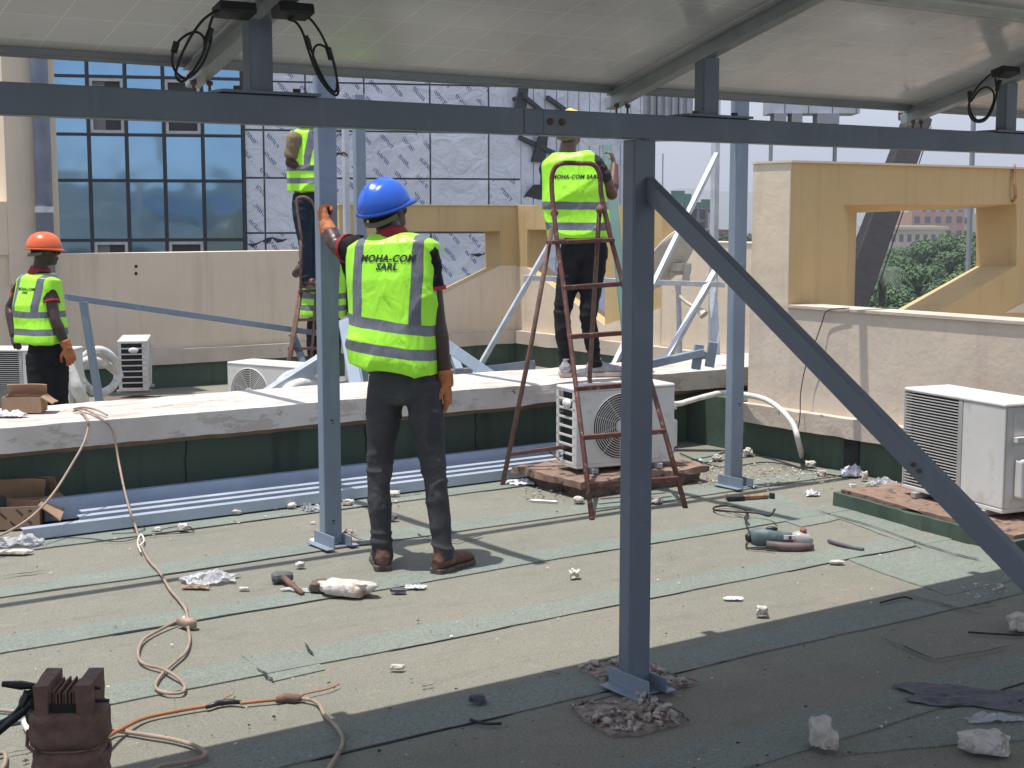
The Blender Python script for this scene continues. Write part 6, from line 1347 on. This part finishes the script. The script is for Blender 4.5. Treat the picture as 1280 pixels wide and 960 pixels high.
    me = remesh(v, vox*.8, 4, .016, (3.2, 3.2, 2.4), cfg.get('seed', 1)*3, lambda p: .55+.55*max(0, min(1, (shz-.1-p.z)/.4)))
    tk = cfg.get('tilt', 0)
    if tk:
        for q in me.vertices: q.co.z -= tk*(q.co.x-mid.x)*max(0, min(1, (shz-.12-q.co.z)/.3))
    zs = cfg['bands']   # photo rows of the two reflective bands -> local heights
    bz = [(inv @ gd(cfg['base'][0], y, D-.12)).z for y in zs]
    vm = vestmat('hi_vis_'+cfg['id'], bz, cfg.get('bh', .024), cfg.get('vx', .125), cfg.get('vwid', .024), xc=mid.x, tilt=cfg.get('tilt', 0))
    vo = mkobj('vest', me, vm, root, local=True)
    if cfg.get('text'):
        from mathutils.bvhtree import BVHTree
        bv = BVHTree.FromPolygons([x.co for x in me.vertices], [tuple(p.vertices) for p in me.polygons])
        for line, dz, sz in cfg['text']:
            fc = bpy.data.curves.new('t', 'FONT'); fc.body = line; fc.size = sz; fc.align_x = 'CENTER'; fc.shear = .24; fc.offset = sz*.034; fc.resolution_u = 3; fc.space_character = 1.08
            to = bpy.data.objects.new('t', fc); COL.objects.link(to); tme = bpy.data.meshes.new_from_object(to.evaluated_get(bpy.context.evaluated_depsgraph_get())); bpy.data.objects.remove(to)
            bm = bmesh.new(); bm.from_mesh(tme); bmesh.ops.triangulate(bm, faces=bm.faces)
            for _ in range(2): bmesh.ops.subdivide_edges(bm, edges=[e for e in bm.edges if e.calc_length() > .012], cuts=1)
            ok = True
            for q in bm.verts:
                o_ = V3(mid.x+q.co.x, -1, shz+dz+q.co.y); hit, nn, _, _ = bv.ray_cast(o_, V3(0, 1, 0)); q.co = (hit+V3(0, -.0035, 0)) if hit else V3(mid.x, 0, shz+dz)
            bm.to_mesh(tme); bm.free(); mkobj('back_lettering', tme, M['mark'], vo, local=True)
    # ---- helmet
    if cfg.get('helmet'):
        hm = MB(); n = 40; rings = []
        for i in range(11):
            f = i/10; ph = f*math.pi/2*.985; ring = []
            for j in range(n):
                a = 2*math.pi*j/n; ca, sa = math.cos(a), math.sin(a); rr = math.cos(ph)**.85; z = -.004+.122*math.sin(ph)
                rd = .009*math.exp(-(ca*.112*rr/.015)**2)*(1 if f > .15 else 0)+.003*math.exp(-((abs(ca)*.112*rr-.048)/.010)**2)*(1 if f > .15 else 0)
                ring.append(hpnt(ca*.112*rr, -.006+sa*.134*rr, z+rd+.010))
            rings.append(ring)
        hm.loft(rings, cap=True); so_ = hm.build('hard_hat', cfg['helmet'], root, smooth=True, local=True)
        bm_ = MB(); r0, r1, r2 = [], [], []
        for j in range(n):
            a = 2*math.pi*j/n; ca, sa = math.cos(a), math.sin(a); f = max(0, sa)**1.6; e = .012+.036*f; dz = -.004-.016*f
            r0.append(hpnt(ca*.111, -.006+sa*.133, .012)); r1.append(hpnt(ca*(.112+e*.9), -.006+sa*(.134+e), .003+dz)); r2.append(hpnt(ca*(.111), -.006+sa*(.132), .0))
        bm_.add(r0+r1+r2, [(j, (j+1) % n, n+(j+1) % n, n+j) for j in range(n)]+[(n+j, n+(j+1) % n, 2*n+(j+1) % n, 2*n+j) for j in range(n)]); bm_.build('brim', cfg['helmet'], so_, smooth=True, local=True)
        k = MB(); pts = [hpnt(.092*math.cos(a), -.012+.114*math.sin(a), -.024-.020*max(0, -math.sin(a))) for a in [math.pi*(1.05+i*.9/12) for i in range(13)]]
        up_ = HR @ V3(0, 0, 1); k.add([p+up_*.010 for p in pts]+[p-up_*.012 for p in pts], [(i, i+1, 14+i, 13+i) for i in range(12)]); st = k.build('head_strap', M['beige_strap'], root, local=True); sm = st.modifiers.new('s', 'SOLIDIFY'); sm.thickness = .006
    # ---- gloves
    for sd in ('l', 'r'):
        if cfg.get('glove_'+sd):
            g = MB(); hv = (J['hd_'+sd]-J['wr_'+sd]).normalized(); w_ = J['wr_'+sd]; fa = (w_-J['el_'+sd]).normalized()
            pn = vd @ V3(*cfg['palm_'+sd]); hand(g, w_, hv, pn, sd, s*1.12, cfg.get('curl_'+sd, .5))
            g.tube([w_-fa*.055, w_-fa*.045, w_, w_+hv*.02], [.036*s, .040*s, .036*s, .036*s], 14)
            me = remesh(g, .0045*s, 2, .002, (30, 30, 30), 3); mkobj('work_glove', me, M['glove'], root, local=True)
    # ---- shoes
    for sd in ('l', 'r'):
        an = J['an_'+sd]; toe = J.get('toe_'+sd)
        if toe is None: toe = an+V3(0, .2, -.06)
        gzv = min(an.z-.075*s, .0) if cfg.get('ground', True) else an.z-.085*s
        gzv = cfg.get('shoez', 0.0) if cfg.get('ground', True) else an.z-.085*s
        d = V3(toe.x-an.x, toe.y-an.y, 0).normalized(); sdv = V3(d.y, -d.x, 0); hl = V3(an.x, an.y, gzv)-d*.062*s; Ls = .272*s
        P = [hl+d*Ls*f for f in (0, .06, .22, .42, .62, .80, .93, 1.0)]
        wd_ = [.022, .035, .037, .037, .044, .047, .040, .018]; hh = [.055, .088, .095, .080, .062, .052, .042, .026]
        up_ = MB(); rings = []
        for p, w_, h_ in zip(P, wd_, hh):
            ring = []
            for j in range(16):
                a = 2*math.pi*j/16; ca, sa = math.cos(a), math.sin(a); zz = (h_*s)*(.5+.5*sa)+.018*s; ww = w_*s*(abs(ca)**.8)*math.copysign(1, ca)*(1 if sa < 0 else 1-.25*sa)
                ring.append(p+sdv*ww+V3(0, 0, zz))
            rings.append(ring)
        up_.loft(rings); up_.ell([V3(an.x, an.y, gzv+.05*s), V3(an.x, an.y, gzv+.125*s)-d*.005], [.044*s, .042*s], [.05*s, .046*s], sdv, 14)
        me = remesh(up_, .006, 2, .003, (25, 25, 25), 2); so2 = mkobj('shoe', me, cfg.get('shoe', M['shoe']), root, local=True)
        sl_ = MB(); out = [P[i]+sdv*(wd_[i]*s+.005) for i in range(8)]+[P[i]-sdv*(wd_[i]*s+.005) for i in range(7, -1, -1)]
        sl_.prism([p+V3(0, 0, .001) for p in out], V3(0, 0, .026*s)); sl_.build('sole', cfg.get('sole', M['sole']), so2, bevel=.004, local=True)
    return root, J
def hand(mb, wr, d, pn, side, s=1.0, curl=.5, thin=False):
    """palm, four unequal bent fingers and a thumb; d = direction of the hand, pn = normal the palm faces"""
    d = d.normalized(); pn = (pn-d*pn.dot(d))
    if pn.length < .05: pn = d.orthogonal()
    pn.normalize(); sd = d.cross(pn).normalized()
    if side == 'l': sd = -sd       # sd points to the thumb side
    sd = -sd
    k = s*.95; th = .9 if thin else 1.15
    mb.ell([wr-d*.01*k, wr+d*.03*k, wr+d*.065*k, wr+d*.092*k], [.026*k, .036*k, .040*k, .037*k], [.017*k*th, .017*k*th, .015*k*th, .012*k*th], sd, 16, 2.6)
    fr = .0082*k*th; L = [.074, .082, .077, .060]
    for i in range(4):
        off = (.029-.0193*i)*k; b0 = wr+d*(.082-.003*abs(i-1))*k+sd*off; a = curl*.5+.12*i*curl; dirv = d; p = b0; pts = [wr+d*.05*k+sd*off*.8, b0]
        for q, fl in enumerate((.44, .31, .25)):
            dirv = (d*math.cos(a)+pn*math.sin(a)+sd*(.06*(1.5-i)*.5)).normalized(); p = p+dirv*L[i]*k*fl; pts.append(p); a += curl*.95
        mb.tube(pts, [fr*.9, fr*1.05, fr, fr*.93, fr*.72], 10)
        mb.ball(pts[-1], fr*.8, None, 10, 6)
    t0 = wr+d*.018*k+sd*.020*k; t1 = t0+(d*.55+sd*.70+pn*.28).normalized()*.042*k; t2 = t1+(d*.86+sd*.25+pn*(.30+.5*curl)).normalized()*.032*k; t3 = t2+(d*.88-sd*.05+pn*(.30+.7*curl)).normalized()*.026*k
    mb.tube([t0, t1, t2, t3], [fr*1.7, fr*1.35, fr*1.15, fr*.85], 10); mb.ball(t3, fr*.9, None, 10, 6)
# blue helmet worker, back to the camera, one arm raised to the post
DA = 6.49
pA, JA = make_person(dict(id='a', leg=(.080, .064, .053, .052, .046), vw=(.210, .206, .212, .212), label='worker in blue helmet and lettered neon vest with one gloved hand raised to the post', D=DA, base=(512, 716), zf=0.0, twist=R(16), s=1.0, vox=.0085, seed=2,
    J=dict(pelvis=(504, 484, 0), hem=(492, 461, 0), chest=(492, 352, 0), neck=(490, 300, 0), head=(482, 259, .02), sh_l=(449, 312, .03), el_l=(422, 309, .12), wr_l=(408, 283, .20), hd_l=(400, 258, .24),
           sh_r=(531, 314, -.05), el_r=(546, 402, -.02), wr_r=(557, 478, .0), hd_r=(562, 522, .0), hip_l=(482, 492, .02), kn_l=(473, 600, .03), an_l=(478, 692, .05), hip_r=(529, 492, -.02), kn_r=(544, 600, -.02), an_r=(554, 690, -.02), toe_l=(474, 690, .3), toe_r=(588, 694, .16)),
    head_yaw=R(42), head_pitch=R(19), tilt=.13, trousers=M['jeans'], shirt=M['shirtblack'], trim=True, helmet=M['hblue'], bands=(407, 438), vx=.135, vwid=.0245,
    text=[('MOHA-COM', -.046, .042), ('SARL', -.082, .041)], glove_l=True, glove_r=True, palm_l=(.6, .3, .1), palm_r=(-.8, .2, 0), curl_l=1.3, curl_r=.55, sleeve_l=.55, sleeve_r=.55))
# orange helmet worker standing in profile on the lower roof
pB, JB = make_person(dict(id='b', label='worker in orange helmet and neon vest standing in profile at the far left', D=10.8, base=(58, 577), zf=-.28, twist=R(52), s=.98, vox=.010, seed=5,
    J=dict(pelvis=(58, 442, 0), hem=(52, 428, 0), chest=(48, 383, 0), neck=(50, 340, 0), head=(56, 312, -.02), sh_l=(34, 352, .10), el_l=(13, 384, .18), wr_l=(17, 420, .10), hd_l=(24, 440, .05),
           sh_r=(58, 355, -.09), el_r=(69, 400, -.15), wr_r=(84, 434, -.12), hd_r=(92, 458, -.10), hip_l=(68, 448, .05), kn_l=(72, 514, .05), an_l=(72, 570, .05), hip_r=(50, 450, -.06), kn_r=(52, 515, -.06), an_r=(50, 572, -.06), toe_l=(100, 574, .05), toe_r=(84, 578, -.05)),
    head_yaw=R(84), head_pitch=R(-2), trousers=M['blackcloth'], shirt=M['shirtblack'], trim=True, helmet=M['horange'], bands=(393, 415), vx=.115, vwid=.026, vw=(.205, .198, .200, .205), vd=(.180, .168, .172), leg=(.096, .085, .072, .066, .060),
    text=[('MOHA-COM', -.050, .030), ('SARL', -.074, .028)], glove_r=True, palm_l=(0, 1, 0), palm_r=(-.2, .8, 0), curl_r=.7, curl_l=.6, sleeve_l=.5, sleeve_r=.52))
# yellow helmet worker on the coping behind the ladder, right arm raised to the tilted post
pC, JC = make_person(dict(id='c', label='worker in yellow helmet and neon vest behind the step ladder with a raised bare arm', D=9.62, base=(724, 470), zf=.525, twist=R(4), s=1.0, vox=.010, seed=8, skin=basic('brown_skin', (.16, .075, .048), (.13, .06, .04), .42, 0, 14, 160, .1),
    J=dict(pelvis=(730, 315, 0), hem=(724, 296, 0), chest=(717, 243, -.02), neck=(708, 194, -.02), head=(713, 161, .04), sh_l=(686, 207, .05), el_l=(686, 246, .25), wr_l=(706, 232, .46), hd_l=(716, 222, .52),
           sh_r=(742, 203, -.04), el_r=(765, 243, .02), wr_r=(768, 205, .10), hd_r=(762, 182, .12), hip_l=(716, 320, .0), kn_l=(702, 395, -.02), an_l=(707, 453, .0), hip_r=(743, 320, .0), kn_r=(735, 395, -.03), an_r=(744, 453, .0), toe_l=(708, 455, .3), toe_r=(785, 462, .05)),
    head_yaw=R(18), head_pitch=R(14), trousers=M['blackjeans'], shirt=M['shirtgrey'], helmet=M['hyellow'], bands=(257, 283), bh=.026, vx=.13, vwid=.0, vw=(.222, .216, .212, .185), vd=(.155, .148, .148),
    text=[('MOHA-COM SARL', -.100, .036)], palm_l=(0, .3, -1), palm_r=(-.8, .3, .2), curl_r=.9, curl_l=.6, sleeve_r=.62, shoe=M['sneaker'], sole=M['sneakersole'], leg=(.085, .072, .056, .055, .045)))
# worker high on the far ladder
pD, JD = make_person(dict(id='d', label='worker in light blue helmet and khaki shirt standing high on the far ladder', D=12.95, base=(385, 364), zf=gd(385, 362, 12.95).z+.012, twist=R(38), s=1.0, vox=.012, seed=11,
    J=dict(pelvis=(386, 252, 0), hem=(384, 240, 0), chest=(382, 198, 0), neck=(383, 162, 0), head=(388, 141, -.01), sh_l=(377, 172, .14), el_l=(392, 205, .22), wr_l=(420, 192, .18), hd_l=(434, 190, .16),
           sh_r=(368, 172, -.14), el_r=(362, 204, -.12), wr_r=(390, 213, -.10), hd_r=(402, 209, -.06), hip_l=(390, 258, .05), kn_l=(394, 305, .05), an_l=(393, 348, .03), hip_r=(377, 258, -.05), kn_r=(381, 305, -.05), an_r=(383, 348, -.03), toe_l=(412, 352, .02), toe_r=(402, 354, -.08)),
    head_yaw=R(50), trousers=M['bluejeans'], shirt=M['khaki'], helmet=M['hcyan'], bands=(210, 226), bh=.026, vx=.10, vwid=.026, vw=(.18, .175, .165, .135), vd=(.155, .15, .15), palm_l=(0, 0, -1), palm_r=(0, 0, 1), curl_l=.8, curl_r=.8, sleeve=.66, sleeve_r=.8))
# worker steadying the far ladder, mostly behind the post
pE, JE = make_person(dict(id='e', label='worker mostly hidden behind the held post steadying the far ladder', D=13.3, base=(406, 520), zf=-.28, twist=R(10), s=1.0, vox=.012, seed=14,
    J=dict(pelvis=(405, 408, 0), hem=(405, 395, 0), chest=(406, 352, 0), neck=(408, 322, 0), head=(412, 299, -.01), sh_l=(386, 326, .03), el_l=(370, 342, -.05), wr_l=(386, 330, -.25), hd_l=(396, 322, -.28),
           sh_r=(430, 326, -.03), el_r=(438, 356, -.02), wr_r=(436, 384, -.04), hd_r=(437, 398, -.06), hip_l=(395, 414, .0), kn_l=(393, 465, .0), an_l=(394, 512, .0), hip_r=(415, 414, .0), kn_r=(417, 465, .0), an_r=(418, 512, 0)),
    head_yaw=R(20), trousers=M['blackcloth'], shirt=M['shirtblack'], helmet=M['hblue'], bands=(370, 385), bh=.026, vx=.13, vwid=.026, vw=(.225, .215, .21, .17), palm_l=(0, 0, 1), palm_r=(-1, 0, 0), sleeve=.5))
# small red wristband on the blue helmet worker's right wrist is part of the glove cuff; a black-handled tool in his raised hand
r = empty('hand_tool', gd(404, 258, DA+.42), label='dark slim tool held upright in the raised orange glove', cat='hand tool')
m = MB(); m.tube([gd(405, 262, DA+.33), gd(404, 250, DA+.34), gd(403, 241, DA+.34)], [.010, .012, .009], 10); m.build('tool_grip', M['rustdark'], r, smooth=True)
# ------------------------------------------------------------------ air: pale noon haze over the city
hz = MB(); hz.bb((-2900, -400, -16.5), (2900, 2950, 160))
hm = bpy.data.materials.new('haze_air'); hm.use_nodes = True; ht = hm.node_tree; ht.nodes.remove(ht.nodes['Principled BSDF'])
pv = ht.nodes.new('ShaderNodeVolumePrincipled'); pv.inputs['Color'].default_value = (.86, .90, 1.0, 1); pv.inputs['Density'].default_value = .0007; pv.inputs['Anisotropy'].default_value = .2
ht.links.new(pv.outputs[0], ht.nodes['Material Output'].inputs['Volume'])
ho = hz.build('haze', hm); tag(ho, 'pale bluish haze lying over the distant city', 'haze', kind='stuff')
